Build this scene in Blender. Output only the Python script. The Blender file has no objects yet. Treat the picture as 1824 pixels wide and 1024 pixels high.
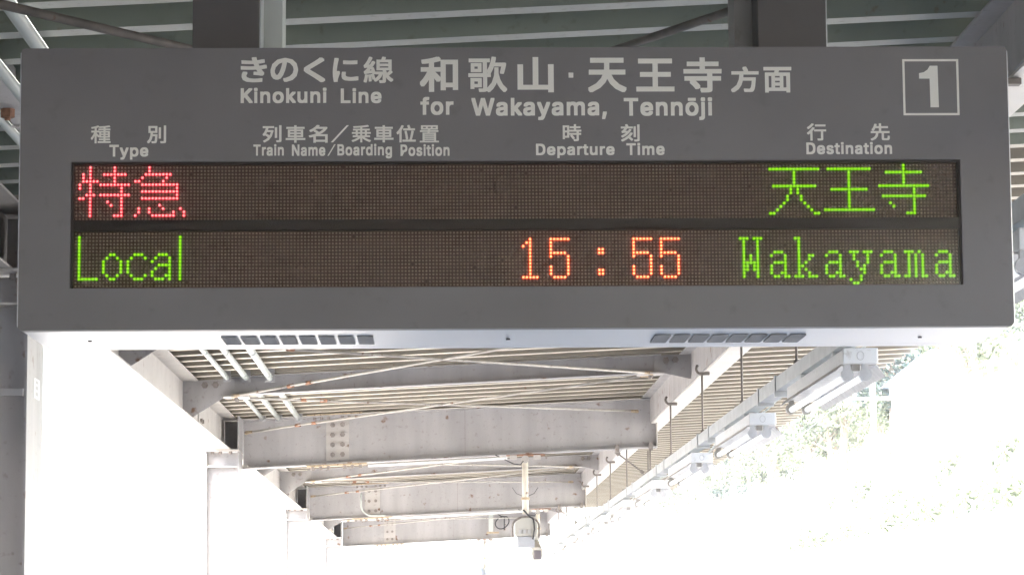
import bpy, bmesh, math, random
from mathutils import Vector, Matrix, noise
random.seed(7)
SC = bpy.context.scene
COL = SC.collection
PI = math.pi

# ------------------------------------------------------------------ camera, sky, sun, exposure
# All heights are measured from the eye of the photographer: the platform lies at z = -1.6
def setup_camera():
    yaw, pitch, roll, F = 0.02583421, 0.12064239, 0.00738794, 4933.2433
    cy, sy, cp, sp = math.cos(yaw), math.sin(yaw), math.cos(pitch), math.sin(pitch)
    f = Vector((sy*cp, cy*cp, sp)); r = Vector((cy, -sy, 0)); u = r.cross(f)
    c, s = math.cos(roll), math.sin(roll)
    r2 = c*r - s*u; u2 = s*r + c*u
    cam = bpy.data.cameras.new('camera'); o = bpy.data.objects.new('camera', cam)
    COL.objects.link(o)
    m = Matrix((r2, u2, -f)).transposed().to_4x4()
    o.matrix_world = m
    cam.sensor_width = 36; cam.lens = F/1824*36
    cam.clip_start = 0.1; cam.clip_end = 3000
    SC.camera = o
setup_camera()

SUN_EL = math.radians(50); SUN_AZ = math.radians(-150)   # azimuth from +Y towards +X: behind the camera, left
w = bpy.data.worlds.new('World'); SC.world = w; w.use_nodes = True
nt = w.node_tree; nt.nodes.clear()
sky = nt.nodes.new('ShaderNodeTexSky'); sky.sky_type = 'NISHITA'; sky.sun_disc = False
sky.sun_elevation = SUN_EL; sky.sun_rotation = SUN_AZ; sky.air_density = 1.0; sky.dust_density = 3.0
bg = nt.nodes.new('ShaderNodeBackground'); bg.inputs['Strength'].default_value = 0.15
ow = nt.nodes.new('ShaderNodeOutputWorld')
nt.links.new(sky.outputs[0], bg.inputs[0]); nt.links.new(bg.outputs[0], ow.inputs[0])
sd = bpy.data.lights.new('sun', 'SUN'); sd.energy = 5.0; sd.angle = math.radians(0.53); sd.color = (1, .95, .88)
so = bpy.data.objects.new('sun', sd); COL.objects.link(so)
sdir = Vector((math.sin(SUN_AZ)*math.cos(SUN_EL), math.cos(SUN_AZ)*math.cos(SUN_EL), math.sin(SUN_EL)))
so.rotation_euler = sdir.to_track_quat('Z', 'Y').to_euler()
so.location = sdir*40
SC.view_settings.view_transform = 'Standard'; SC.view_settings.look = 'None'
SC.view_settings.gamma = 1; SC.view_settings.use_curve_mapping = False
SC.view_settings.exposure = 3.92
SC.render.engine = 'CYCLES'
SC.cycles.max_bounces = 10; SC.cycles.diffuse_bounces = 7

# ------------------------------------------------------------------ materials
def mat(name, base, rough=.55, metal=0., var=.12, scale=3., rust=0., rust_scale=9., bump=0., streak=False,
        dirt=None, spec=.5, emit=None, estr=0.):
    m = bpy.data.materials.new(name); m.use_nodes = True
    n = m.node_tree.nodes; L = m.node_tree.links
    b = n['Principled BSDF']
    b.inputs['Roughness'].default_value = rough; b.inputs['Metallic'].default_value = metal
    b.inputs['Specular IOR Level'].default_value = spec
    tc = n.new('ShaderNodeTexCoord'); mp = n.new('ShaderNodeMapping')
    geo = n.new('ShaderNodeNewGeometry')
    L.new(geo.outputs['Position'], mp.inputs[0])
    if streak: mp.inputs['Scale'].default_value = (2.2, 2.2, .35)
    nz = n.new('ShaderNodeTexNoise'); nz.inputs['Scale'].default_value = scale; nz.inputs['Detail'].default_value = 5
    L.new(mp.outputs[0], nz.inputs['Vector'])
    cr = n.new('ShaderNodeValToRGB')
    lo = tuple(c*(1-var) for c in base)+(1,); hi = tuple(min(1, c*(1+var)) for c in base)+(1,)
    cr.color_ramp.elements[0].position = .3; cr.color_ramp.elements[0].color = lo
    cr.color_ramp.elements[1].position = .7; cr.color_ramp.elements[1].color = hi
    L.new(nz.outputs['Fac'], cr.inputs[0]); cur = cr.outputs[0]
    if dirt:
        n3 = n.new('ShaderNodeTexNoise'); n3.inputs['Scale'].default_value = 24; n3.inputs['Detail'].default_value = 8
        L.new(geo.outputs['Position'], n3.inputs['Vector'])
        r3 = n.new('ShaderNodeValToRGB'); r3.color_ramp.elements[0].position = .60; r3.color_ramp.elements[1].position = .74
        L.new(n3.outputs['Fac'], r3.inputs[0])
        mx = n.new('ShaderNodeMix'); mx.data_type = 'RGBA'
        sc = n.new('ShaderNodeMath'); sc.operation = 'MULTIPLY'; sc.inputs[1].default_value = .55
        L.new(r3.outputs[0], sc.inputs[0]); L.new(sc.outputs[0], mx.inputs[0]); L.new(cur, mx.inputs[6])
        mx.inputs[7].default_value = dirt+(1,); cur = mx.outputs[2]
    if rust > 0:
        n2 = n.new('ShaderNodeTexNoise'); n2.inputs['Scale'].default_value = rust_scale; n2.inputs['Detail'].default_value = 8
        L.new(geo.outputs['Position'], n2.inputs['Vector'])
        r2 = n.new('ShaderNodeValToRGB'); r2.color_ramp.elements[0].position = .72-rust*.35; r2.color_ramp.elements[1].position = .78-rust*.35
        L.new(n2.outputs['Fac'], r2.inputs[0])
        mx = n.new('ShaderNodeMix'); mx.data_type = 'RGBA'
        L.new(r2.outputs[0], mx.inputs[0]); L.new(cur, mx.inputs[6]); mx.inputs[7].default_value = (.19, .115, .075, 1)
        cur = mx.outputs[2]
    L.new(cur, b.inputs['Base Color'])
    if bump:
        bp = n.new('ShaderNodeBump'); bp.inputs['Strength'].default_value = bump; bp.inputs['Distance'].default_value = .01
        nb = n.new('ShaderNodeTexNoise'); nb.inputs['Scale'].default_value = 40; nb.inputs['Detail'].default_value = 4
        L.new(geo.outputs['Position'], nb.inputs['Vector']); L.new(nb.outputs['Fac'], bp.inputs['Height']); L.new(bp.outputs[0], b.inputs['Normal'])
    if emit:
        b.inputs['Emission Color'].default_value = emit+(1,); b.inputs['Emission Strength'].default_value = estr
    return m
M = {}
M['paint'] = mat('grey_steel_paint', (.375, .365, .368), .5, var=.14, scale=2.2, rust=.22, rust_scale=6, bump=.08, streak=True, dirt=(.20, .17, .15))
M['paint_w'] = mat('white_steel_paint', (.46, .44, .42), .5, var=.1, scale=3, rust=.14, dirt=(.28, .24, .20), bump=.05)
M['flange'] = mat('bounce_white_flange_paint', (.66, .64, .60), .45, var=.07, scale=3, rust=.08, dirt=(.45, .40, .35))  # paler than the web: light bounced off the ground is painted in
M['deck_far'] = mat('brown_deck_paint', (.235, .212, .172), .6, var=.12, scale=1.3, dirt=(.14, .115, .09), rust=.08)  # browner deck colour for the far panels
M['rib_bounce_far'] = mat('far_rib_bounce_paint', (.60, .555, .47), .6, var=.08, scale=1.3, dirt=(.30, .26, .21), rust=.08)  # far rib undersides, light from the ground put into the colour
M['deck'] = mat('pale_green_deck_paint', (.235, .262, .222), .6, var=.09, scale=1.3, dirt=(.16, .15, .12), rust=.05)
M['rib_bounce'] = mat('rib_bounce_paint', (.43, .44, .41), .6, var=.08, scale=1.3, dirt=(.25, .23, .19), rust=.06)  # near rib undersides painted paler to stand in for ground bounce
M['rust'] = mat('rusty_steel', (.30, .16, .10), .8, var=.35, scale=30)
M['tan'] = mat('primer_tan_plate', (.45, .36, .25), .7, var=.2, scale=25, rust=.3, rust_scale=30)
M['bolt'] = mat('weathered_bolt', (.25, .225, .21), .6, var=.25, scale=30, rust=.25, rust_scale=40)
M['rod'] = mat('galvanised_rod', (.42, .40, .37), .5, .2, var=.15, scale=12, rust=.22, rust_scale=14)
M['hang'] = mat('dark_hanger_rod', (.20, .18, .165), .6, .3, var=.2, scale=12, rust=.2, rust_scale=20)
M['pvc'] = mat('pale_pvc_pipe', (.52, .56, .54), .4, var=.05, scale=4)
M['white'] = mat('white_enamel', (.80, .81, .82), .35, var=.04, scale=5, dirt=(.45, .42, .38))
M['refl'] = mat('aged_reflector', (.60, .58, .56), .35, var=.15, scale=14, rust=.18, rust_scale=16)
M['tube'] = mat('lamp_tube_glass', (.88, .90, .92), .12, var=.01, emit=(.92, .96, 1.), estr=.75*2**-3.75)
M['cap'] = mat('lamp_end_cap', (.55, .55, .56), .4, var=.1, scale=20)
M['rail'] = mat('zinc_rail', (.50, .52, .53), .42, .35, var=.12, scale=8)
M['face'] = mat('charcoal_face_paint', (.192, .182, .184), .42, .0, var=.07, scale=2.5, bump=.03, dirt=(.162, .152, .152), spec=.35)
M['trim'] = mat('brushed_aluminium', (.66, .68, .72), .28, .85, var=.05, scale=2, bump=.015)
M['under'] = mat('aluminium_underside', (.62, .635, .66), .30, .6, var=.04, scale=1.5)
M['vent'] = mat('vent_mesh', (.44, .44, .45), .6, .3, var=.06)
M['post'] = mat('charcoal_post_paint', (.10, .092, .09), .5, var=.06, scale=5)
M['bezel'] = mat('display_bezel', (.030, .022, .020), .5, var=.1)
M['pcb'] = mat('display_backing', (.13, .078, .060), .55, var=.15, scale=14)
M['lens'] = mat('unlit_led_lens', (.56, .45, .37), .4, var=.14, scale=30)
M['letter'] = mat('pale_vinyl_lettering', (.80, .78, .72), .5, var=.02)
M['cable'] = mat('black_cable', (.05, .05, .055), .5, var=.1)
M['camshell'] = mat('camera_housing', (.42, .41, .38), .45, var=.05)
M['camglass'] = mat('camera_window', (.12, .11, .13), .15, var=.05)
M['camdark'] = mat('camera_underside', (.36, .37, .40), .4, var=.05)
M['platform'] = mat('platform_paving', (.205, .196, .185), .85, var=.08, scale=2, bump=.2)
M['ground'] = mat('track_ballast', (.12, .113, .105), .9, var=.2, scale=3, bump=.5)
M['bldg'] = mat('station_wall', (.30, .29, .28), .8, var=.08)
M['roofm'] = mat('building_roof', (.25, .25, .26), .7, var=.1)
M['hill'] = mat('dry_pale_slope', (.42, .42, .34), .95, var=.25, scale=.5)
M['wall'] = mat('pale_retaining_wall', (.62, .61, .58), .9, var=.08, scale=.8, bump=.2)
M['house'] = mat('white_house_wall', (.78, .77, .74), .8, var=.03)
M['tiles'] = mat('pale_blue_roof', (.10, .13, .18), .5, var=.08, scale=2)
M['glass'] = mat('dark_window_glass', (.05, .06, .08), .1, var=.1)
M['bark'] = mat('grey_bark', (.16, .135, .11), .9, var=.3, scale=6)
M['wood'] = mat('concrete_pole', (.38, .37, .35), .8, var=.1)
M['sticker'] = mat('white_sticker', (.75, .76, .78), .4, var=.02)

def leafmat(name, col):
    m = mat(name, col, .6, var=.45, scale=1.2)
    b = m.node_tree.nodes['Principled BSDF']
    b.inputs['Transmission Weight'].default_value = 0
    n = m.node_tree.nodes; L = m.node_tree.links
    tr = n.new('ShaderNodeBsdfTranslucent'); mx = n.new('ShaderNodeMixShader'); mx.inputs[0].default_value = .35
    tr.inputs['Color'].default_value = (col[0]*1.5, col[1]*1.6, col[2], 1)
    L.new(b.outputs[0], mx.inputs[1]); L.new(tr.outputs[0], mx.inputs[2]); L.new(mx.outputs[0], n['Material Output'].inputs[0])
    return m
M['leaf'] = leafmat('spring_leaves', (.10, .115, .092))
M['leaf2'] = leafmat('blue_green_leaves', (.038, .055, .055))

def emitmat(name, col, s):
    m = bpy.data.materials.new(name); m.use_nodes = True
    n = m.node_tree.nodes; L = m.node_tree.links; n.clear()
    o = n.new('ShaderNodeOutputMaterial'); e = n.new('ShaderNodeEmission')
    e.inputs[0].default_value = col+(1,); e.inputs[1].default_value = s
    nz = n.new('ShaderNodeTexNoise'); nz.inputs['Scale'].default_value = 90
    mr = n.new('ShaderNodeMapRange'); mr.inputs[3].default_value = s*.8; mr.inputs[4].default_value = s*1.2
    g = n.new('ShaderNodeNewGeometry')
    L.new(g.outputs['Position'], nz.inputs['Vector']); L.new(nz.outputs['Fac'], mr.inputs[0]); L.new(mr.outputs[0], e.inputs[1])
    L.new(e.outputs[0], o.inputs[0])
    return m
EX = 2**-SC.view_settings.exposure          # lamp brightness is read at the picture's exposure
M['red_core'] = emitmat('red_led_core', (1.7, .55, .5), 1.5*EX)
M['red_rim'] = emitmat('red_led_rim', (1.0, .015, .05), 1.5*EX)
M['green_core'] = emitmat('green_led_core', (.52, 1.2, .03), 1.1*EX)
M['green_rim'] = emitmat('green_led_rim', (.16, .62, .005), 1.1*EX)
M['orange_core'] = emitmat('orange_led_core', (1.7, 1.2, .50), 1.3*EX)
M['orange_rim'] = emitmat('orange_led_rim', (1.3, .06, .01), 1.6*EX)

# pane in front of the LEDs: clear acrylic
def panemat():
    m = bpy.data.materials.new('clear_acrylic'); m.use_nodes = True
    n = m.node_tree.nodes; L = m.node_tree.links; n.clear()
    o = n.new('ShaderNodeOutputMaterial'); t = n.new('ShaderNodeBsdfTransparent'); g = n.new('ShaderNodeBsdfGlossy')
    g.inputs['Roughness'].default_value = .12
    t.inputs[0].default_value = (.95, .94, .93, 1)
    f = n.new('ShaderNodeFresnel'); f.inputs[0].default_value = 1.49
    mx = n.new('ShaderNodeMixShader')
    nz = n.new('ShaderNodeTexNoise'); nz.inputs['Scale'].default_value = 1.4
    L.new(f.outputs[0], mx.inputs[0]); L.new(t.outputs[0], mx.inputs[1]); L.new(g.outputs[0], mx.inputs[2])
    L.new(mx.outputs[0], o.inputs[0])
    return m
M['pane'] = panemat()

# ------------------------------------------------------------------ mesh helpers
class MB:
    def __init__(s): s.v = []; s.f = []; s.mi = []
    def add(s, vs, fs, mi=0):
        b = len(s.v); s.v += [tuple(p) for p in vs]; s.f += [tuple(b+i for i in f) for f in fs]; s.mi += [mi]*len(fs)
    def box(s, x0, x1, y0, y1, z0, z1, k=0., mi=0):
        vs = [(x, y, z+k*x) for z in (z0, z1) for y in (y0, y1) for x in (x0, x1)]
        s.add(vs, [(0, 2, 3, 1), (4, 5, 7, 6), (0, 1, 5, 4), (2, 6, 7, 3), (0, 4, 6, 2), (1, 3, 7, 5)], mi); return s
    def prism(s, pts, ax, a, b, mi=0):
        """closed polygon pts extruded along axis ax from a to b"""
        def P(p, t):
            return (t, p[0], p[1]) if ax == 'x' else (p[0], t, p[1]) if ax == 'y' else (p[0], p[1], t)
        n = len(pts); vs = [P(p, a) for p in pts]+[P(p, b) for p in pts]
        fs = [tuple(range(n)), tuple(range(2*n-1, n-1, -1))]+[(i, i+n, (i+1) % n+n, (i+1) % n) for i in range(n)]
        s.add(vs, fs, mi); return s
    def tube(s, pts, r, n=8, mi=0, cap=True):
        pts = [Vector(p) for p in pts]; R = r if isinstance(r, (list, tuple)) else [r]*len(pts)
        vs = []; up = None
        for i, p in enumerate(pts):
            d = (pts[min(i+1, len(pts)-1)]-pts[max(i-1, 0)]).normalized()
            if up is None: up = Vector((0, 0, 1)) if abs(d.z) < .9 else Vector((0, 1, 0))
            a = d.cross(up).normalized(); b2 = a.cross(d).normalized(); up = b2
            for k in range(n):
                t = 2*PI*k/n; vs.append(p+a*math.cos(t)*R[i]+b2*math.sin(t)*R[i])
        fs = [(i*n+k, i*n+(k+1) % n, (i+1)*n+(k+1) % n, (i+1)*n+k) for i in range(len(pts)-1) for k in range(n)]
        if cap: fs += [tuple(range(n-1, -1, -1)), tuple((len(pts)-1)*n+k for k in range(n))]
        s.add(vs, fs, mi); return s
    def mesh(s, name, mats, smooth=False):
        me = bpy.data.meshes.new(name); me.from_pydata(s.v, [], s.f)
        for m in (mats if isinstance(mats, (list, tuple)) else [mats]): me.materials.append(m)
        me.polygons.foreach_set('material_index', s.mi)
        bm = bmesh.new(); bm.from_mesh(me); bmesh.ops.recalc_face_normals(bm, faces=bm.faces); bm.to_mesh(me); bm.free()
        if smooth:
            me.polygons.foreach_set('use_smooth', [len(p.vertices) == 4 for p in me.polygons])
        me.update(); return me
    def build(s, name, mats, parent=None, smooth=False, loc=(0, 0, 0)):
        return link(name, s.mesh(name, mats, smooth), parent, loc)
def link(name, me, parent=None, loc=(0, 0, 0)):
    o = bpy.data.objects.new(name, me); COL.objects.link(o); o.location = loc
    if parent: o.parent = parent
    return o
def thing(name, label, cat, loc=(0, 0, 0), group=None):
    o = bpy.data.objects.new(name, None); COL.objects.link(o); o.location = loc
    o.empty_display_size = .1
    return tag(o, label, cat, group)
def tag(o, label, cat, group=None):
    o['label'] = label; o['category'] = cat
    if group: o['group'] = group
    return o
def copy_tree(o, parent=None):
    c = o.copy(); COL.objects.link(c)
    c.parent = parent
    for ch in list(o.children): copy_tree(ch, c)
    return c
def bevel(o, w_, seg=2):
    m = o.modifiers.new('bevel', 'BEVEL'); m.width = w_; m.segments = seg; m.limit_method = 'ANGLE'; m.angle_limit = math.radians(40)
    return o
def disc_mesh(name, r, h, n, m, ax='y'):
    """short cylinder centred on origin whose axis is ax, height h towards minus"""
    mb = MB(); d = {'y': Vector((0, -h, 0)), 'z': Vector((0, 0, -h)), 'x': Vector((h, 0, 0))}[ax]
    mb.tube([Vector((0, 0, 0)), d], r, n); return mb.mesh(name, m)
bolt_y = disc_mesh('bolt', .026, .022, 6, M['bolt'], 'y')
bolt_z = disc_mesh('bolt', .017, .028, 6, M['bolt'], 'z')
bolt_big = disc_mesh('bolt', .029, .024, 6, M['bolt'], 'y')

# ------------------------------------------------------------------ structure: ground, platform, hill
g = MB().box(-350, 350, -150, 610, -3.0, -2.7).build('ground', M['ground']); g['kind'] = 'structure'
p = MB(); p.box(-4.6, 3.0, -40, 90, -2.66, -1.6); p.build('platform', M['platform'])['kind'] = 'structure'

def smooth(t): t = max(0., min(1., t)); return t*t*(3-2*t)
def hill_h(x, y):
    t = smooth((x-15)/26.)
    nn = noise.noise(Vector((x*.06, y*.05, 1.3)))
    return 2.15+3.4*smooth((x-12.6)/2.6)+(12*t+nn*1.8*t)*(1+.3*min(1, max(0, (y-60)/160)))
mb = MB(); NX, NY = 46, 60
vs = []
for j in range(NY+1):
    for i in range(NX+1):
        x = 12.3+100*(i/NX)**1.9; y = 20+420*(j/NY)**1.25
        vs.append((x, y, hill_h(x, y)))
fs = [(j*(NX+1)+i, j*(NX+1)+i+1, (j+1)*(NX+1)+i+1, (j+1)*(NX+1)+i) for j in range(NY) for i in range(NX)]
mb.add(vs, fs); mb.build('hillside', M['hill'], smooth=True)['kind'] = 'structure'

# ------------------------------------------------------------------ canopy: folded roof deck, one trough after another
KS = .048
root = thing('canopy_roof', 'pale green folded steel roof deck of the platform canopy overhead', 'roof', (0, -21.75, 2.18))
P_ = .45
prof = [(0, 0), (.105, 0), (.135, .125), (.42, .125), (.45, .0), (.45, .006), (.424, .131), (.131, .131), (.101, .006), (0, .006)]
mb = MB(); vs = []
XS = [-2.36, 4.2]
mb.add([(XS[0], y_, z_+KS*XS[0]) for y_, z_ in prof]+[(XS[1], y_, z_+KS*XS[1]) for y_, z_ in prof],
       [tuple(range(10)), tuple(range(19, 9, -1))]+[(i, i+10, (i+1) % 10+10, (i+1) % 10) for i in range(10)])
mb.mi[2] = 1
pm = mb.mesh('roof_panel', [M['deck'], M['rib_bounce']]); pm_far = mb.mesh('roof_panel', [M['deck_far'], M['rib_bounce_far']])
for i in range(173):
    link('roof_panel', pm if i*P_-21.75 < 13 else pm_far, root, (0, i*P_, 0))
# edge trims on both sides of the deck
MB().box(-2.40, -2.362, 0, 173*P_, -.04-.113, .14-.113).build('edge_trim', M['paint_w'], root)

# ------------------------------------------------------------------ main cross beams
KB = .0472
def beam_bottom(x): return 1.656+KB*x
ordn = {14: 'main grey cross beam just behind the departure board, mostly hidden by it',
        28: 'nearest visible deep grey cross beam under the canopy, bolted splice plate at left, white conduit below',
        42: 'second visible deep grey cross beam with curved cable and six bolt splice, beyond the nearest one',
        56: 'farthest deep grey cross beam at the canopy end with hanging cable loop',
        0: 'main grey cross beam over the photographer, out of view'}
def main_beam(Y):
    t = thing('cross_beam', ordn[Y], 'beam', (0, Y, 0), 'deep cross beams of the canopy')
    b = MB(); x0, x1 = -2.0, 2.17
    b.box(x0, x1, -.006, .006, 1.668, 2.140, KB)
    b.box(x0, x1, -.10, .10, 1.656, 1.668, KB)
    b.box(x0, x1, -.10, .10, 2.140, 2.152, KB)
    b.build('beam_body', M['paint'], t)
    for sx in (-.0,):
        MB().box(.235, .239, -.008, -.0062, 1.67, 2.138, KB).build('weld_seam', M['bolt'], t)
    e = MB(); e.box(x1, x1+.012, -.10, .10, 1.65, 2.155, KB); e.build('end_plate', M['paint_w'], t)
    s = MB().box(-1.165, -.935, -.018, -.0062, 1.70, 2.11, KB).build('splice_plate', M['paint_w'], t)
    nr = 4 if Y <= 28 else 3
    for r_ in range(nr):
        for cx in (-1.10, -1.00):
            z = 1.755+r_*(.30/(nr-1))
            o = link('bolt', bolt_y, s, (cx, -.018, z+KB*cx))
            o.rotation_euler[1] = random.random()
    fp = MB().box(-1.36, -.755, -.105, .105, 1.640, 1.6555, KB).build('flange_plate', M['tan'], t)
    fp['label'] = 'tan splice plate under the bottom flange'
    for i in range(7):
        if i == 3: continue
        cx = -1.30+i*.08
        for yy in (-.07, .07): link('bolt', bolt_z, fp, (cx, yy, 1.640+KB*cx))
    ft = MB().box(-1.36, -.80, -.105, -.02, 2.1525, 2.166, KB).build('flange_plate', M['tan'], t)
    for i in range(7):
        if i == 3: continue
        cx = -1.28+i*.07; o = link('bolt', bolt_z, ft, (cx, -.07, 2.138+KB*cx))
    # small clamps on the lower flange near the right end
    for cx in (1.77, 2.11):
        MB().box(cx-.02, cx+.02, -.125, -.06, 1.62, 1.70, KB).build('flange_clamp', M['bolt'], t)
    # gusset for the column side
    MB().prism([(-2.0, 1.562), (-1.95, 1.575), (-1.95, 1.60), (-2.0, 1.60)], 'y', -.1, .1).build('end_cleat', M['paint_w'], t)
    return t
for Y in (0, 14, 28, 42, 56): main_beam(Y)

# ------------------------------------------------------------------ light rafters
def rafter(Y, lab):
    t = thing('rafter', lab, 'rafter', (0, Y, 0), 'light rafters between the cross beams')
    b = MB(); x0, x1 = -1.80, 1.86
    b.box(x0, x1, -.004, .004, 2.013, 2.155, KS)
    b.box(x0, x1, -.06, .06, 2.005, 2.013, KS)
    b.box(x0, x1, -.06, .06, 2.155, 2.163, KS)
    b.build('beam_body', M['paint'], t)
    gl = MB().prism([(-2.176, 2.045), (-1.74, 2.066), (-1.74, 1.935), (-1.80, 1.925), (-2.085, 1.745), (-2.176, 1.745)], 'y', -.02, -.008).build('gusset', M['paint'], t)
    for cx, cz in ((-1.99, 2.01), (-1.90, 2.012)): link('bolt', bolt_big, gl, (cx, -.02, cz))
    gr = MB().prism([(1.80, 2.24), (2.112, 2.255), (2.112, 2.045), (2.10, 2.045), (1.86, 2.097), (1.80, 2.097)], 'y', -.02, -.008).build('gusset', M['paint'], t)
    for cx, cz in ((1.90, 2.20), (1.98, 2.204)): link('bolt', bolt_big, gr, (cx, -.02, cz))
    for sx in (-1, 1):
        z = 1.915 if sx < 0 else 2.093
        x_a, x_b = (-1.83, -1.62) if sx < 0 else (1.88, 1.66)
        n_ = MB().prism([(x_a, -.10), (x_b, -.14), (x_b, .14), (x_a, .10)], 'z', z-.012, z).build('node_plate', M['paint_w'], t)
        for yy in (-.06, .06): link('bolt', bolt_z, n_, ((x_a+x_b)/2, yy, z-.012))
    return t
RL = {-4.67: 'light rafter over the photographer, farthest back', 3.9: 'light rafter above and in front of the photographer',
      7.85: 'light rafter right above the departure board that carries its posts',
      18.67: 'light rafter hidden behind the departure board', 23.33: 'light shallow rafter just below the departure board, in front of the nearest deep beam',
      32.67: 'light rafter behind the nearest deep cross beam', 37.33: 'light rafter seen under the nearest deep cross beam',
      46.67: 'light rafter behind the second deep cross beam', 51.33: 'light rafter just before the last deep cross beam'}
for Y in RL: rafter(Y, RL[Y])

# ------------------------------------------------------------------ longitudinal girders
t = thing('edge_girder', 'left longitudinal steel girder running along the columns under the roof', 'girder', (0, 0, 0), 'longitudinal girders')
b = MB(); b.box(-2.190, -2.180, -8, 56.3, 1.742, 2.045); b.box(-2.27, -2.09, -8, 56.3, 1.730, 1.742); b.box(-2.27, -2.05, -8, 56.3, 2.045, 2.057)
b.build('girder_body', M['paint_w'], t)
for Y in (14, 28, 42, 56):
    s = MB().box(-2.1795, -2.165, -.62, -.22, 1.76, 2.03).build('splice_plate', M['paint_w'], t, loc=(0, Y-2.6, 0))
    for yy in (-.5, -.34):
        for zz in (1.83, 1.95): 
            o = link('bolt', disc_mesh('bolt', .02, .02, 6, M['bolt'], 'x'), s, (-2.165, yy, zz))
t = thing('edge_girder', 'right longitudinal steel girder with a bright bottom flange, hooked hanger rods clamped to it', 'girder', (0, 0, 0), 'longitudinal girders')
b = MB(); b.box(2.114, 2.126, -8, 56.3, 2.014, 2.258); b.box(2.03, 2.21, -8, 56.3, 2.258, 2.268)
b.build('girder_body', M['paint'], t)
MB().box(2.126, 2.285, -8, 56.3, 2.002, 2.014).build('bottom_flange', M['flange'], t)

# ------------------------------------------------------------------ columns
CL = {14: 'nearest steel column, at the left edge beside the departure board, with a small white sticker',
      28: 'second steel column, under the left end of the nearest visible deep beam', 42: 'third steel column along the left side, under the second deep beam',
      56: 'farthest steel column at the end of the canopy', 0: 'steel column beside the photographer, out of view'}
for Y in CL:
    t = thing('canopy_column', CL[Y], 'column', (0, Y, -1.6), 'columns along the platform')
    b = MB()
    b.box(-2.335, -2.323, -.57, -.02, 0, 3.31); b.box(-2.019, -2.007, -.57, -.02, 0, 3.31)
    b.box(-2.323, -2.019, -.47, -.458, 0, 3.30)
    b.build('column_body', M['paint'], t)
    e = MB(); e.box(-2.019, -2.007, -.57, .10, 3.34, 3.66); e.box(-2.17, -2.019, -.20, -.19, 3.345, 3.63); e.build('head_plate', M['paint'], t)
    c = MB().box(-2.36, -2.0, -.62, .03, 3.312, 3.328).build('cap_plate', M['paint_w'], t)
    for cx in (-2.27, -2.19, -2.09):
        for yy in (-.52, -.08): link('bolt', bolt_z, c, (cx, yy, 3.312))
    MB().box(-2.321, -2.021, -.565, -.472, 3.155, 3.167).build('stiffener', M['paint_w'], t)
    if Y == 14:
        s = MB().box(-2.0065, -2.005, -.34, -.16, 2.72, 2.82).build('sticker', M['sticker'], t)
        for i, (a, bb) in enumerate(((2.735, 2.755), (2.765, 2.785), (2.795, 2.81))):
            MB().box(-2.0046, -2.0041, -.30, -.20, a, bb).build('sticker_print', M['vent'], s)
        MB().box(-2.337, -2.022, -.60, -.575, 2.71, 2.745).build('pipe_strap', M['paint'], t)
    pp = [(-2.62, -.35, 3.56), (-2.62, -.35, 3.44), (-2.60, -.35, 3.38), (-2.43, -.35, 3.16), (-2.41, -.35, 3.09), (-2.41, -.35, 0)]
    d = thing('downpipe', {14: 'pale drainpipe beside the nearest column, left of the departure board', 28: 'pale drainpipe bending towards the second column',
                           42: 'pale drainpipe bending towards the third column', 56: 'pale drainpipe at the farthest column',
                           0: 'pale drainpipe beside the photographer'}[Y], 'drainpipe', (0, Y, -1.6), 'drainpipes at the columns')
    MB().tube(pp, .045, 12).build('pipe', M['pvc'], d, smooth=True)
    MB().tube([(-2.62, -.35, 3.55), (-2.62, -.35, 3.48)], .056, 12).build('pipe_collar', M['pvc'], d, smooth=True)
    MB().tube([(-2.56, -.35, 3.33), (-2.53, -.35, 3.29)], .053, 12).build('pipe_collar', M['pvc'], d, smooth=True)

# ------------------------------------------------------------------ cross bracing rods with turnbuckles
def rod(a, b, lab, tb=.17, r=.011, rm='rod'):
    a, b = Vector(a), Vector(b); d = (b-a).normalized(); Ln = (b-a).length
    t = thing('brace_rod', lab, 'brace', a, 'diagonal bracing rods')
    def at(s_): return d*s_
    MB().tube([at(.10), at(Ln*tb-.16)], r, 8).build('rod', M[rm], t, smooth=True)
    MB().tube([at(Ln*tb+.16), at(Ln-.10)], r, 8).build('rod', M[rm], t, smooth=True)
    tbk = bpy.data.objects.new('turnbuckle', None)
    side = d.cross(Vector((0, 0, 1))).normalized()
    mb = MB()
    for s_ in (-1, 1): mb.tube([at(Ln*tb-.11)+side*.012*s_, at(Ln*tb-.09)+side*.018*s_, at(Ln*tb+.09)+side*.018*s_, at(Ln*tb+.11)+side*.012*s_], .007, 6)
    tk = mb.build('turnbuckle', M['rod'], t)
    for s_ in (-.13, .13): MB().tube([at(Ln*tb+s_-.035), at(Ln*tb+s_+.035)], .0165, 8).build('nut', M['rust'], tk)
    for q, e_ in ((.05, 0), (Ln-.05, 1)):
        MB().tube([at(q-.06), at(q+.06)], [.012, .019] if e_ else [.019, .012], 8).build('rod_end', M['tan'], t)
    bpy.data.objects.remove(tbk)
    return t
NB = {14: 'm', 28: 'm', 42: 'm', 56: 'm'}
def node(Y, s_, front):
    if Y in NB: return (-1.96 if s_ < 0 else 1.97, Y+(-.14 if front else .14), 1.922 if s_ < 0 else 2.117)
    return (-1.75 if s_ < 0 else 1.77, Y+(-.08 if front else .08), 1.912 if s_ < 0 else 2.088)
bays = [(7.85, 14), (14, 18.67), (18.67, 23.33), (23.33, 28), (28, 32.67), (32.67, 37.33), (37.33, 42), (42, 46.67), (46.67, 51.33), (51.33, 56)]
BW = ['above the departure board', 'behind the departure board', 'just below the departure board', 'in front of the nearest deep beam', 'behind the nearest deep beam',
      'under the nearest deep beam', 'in front of the second deep beam', 'behind the second deep beam', 'beyond the second deep beam', 'in front of the last deep beam']
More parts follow.
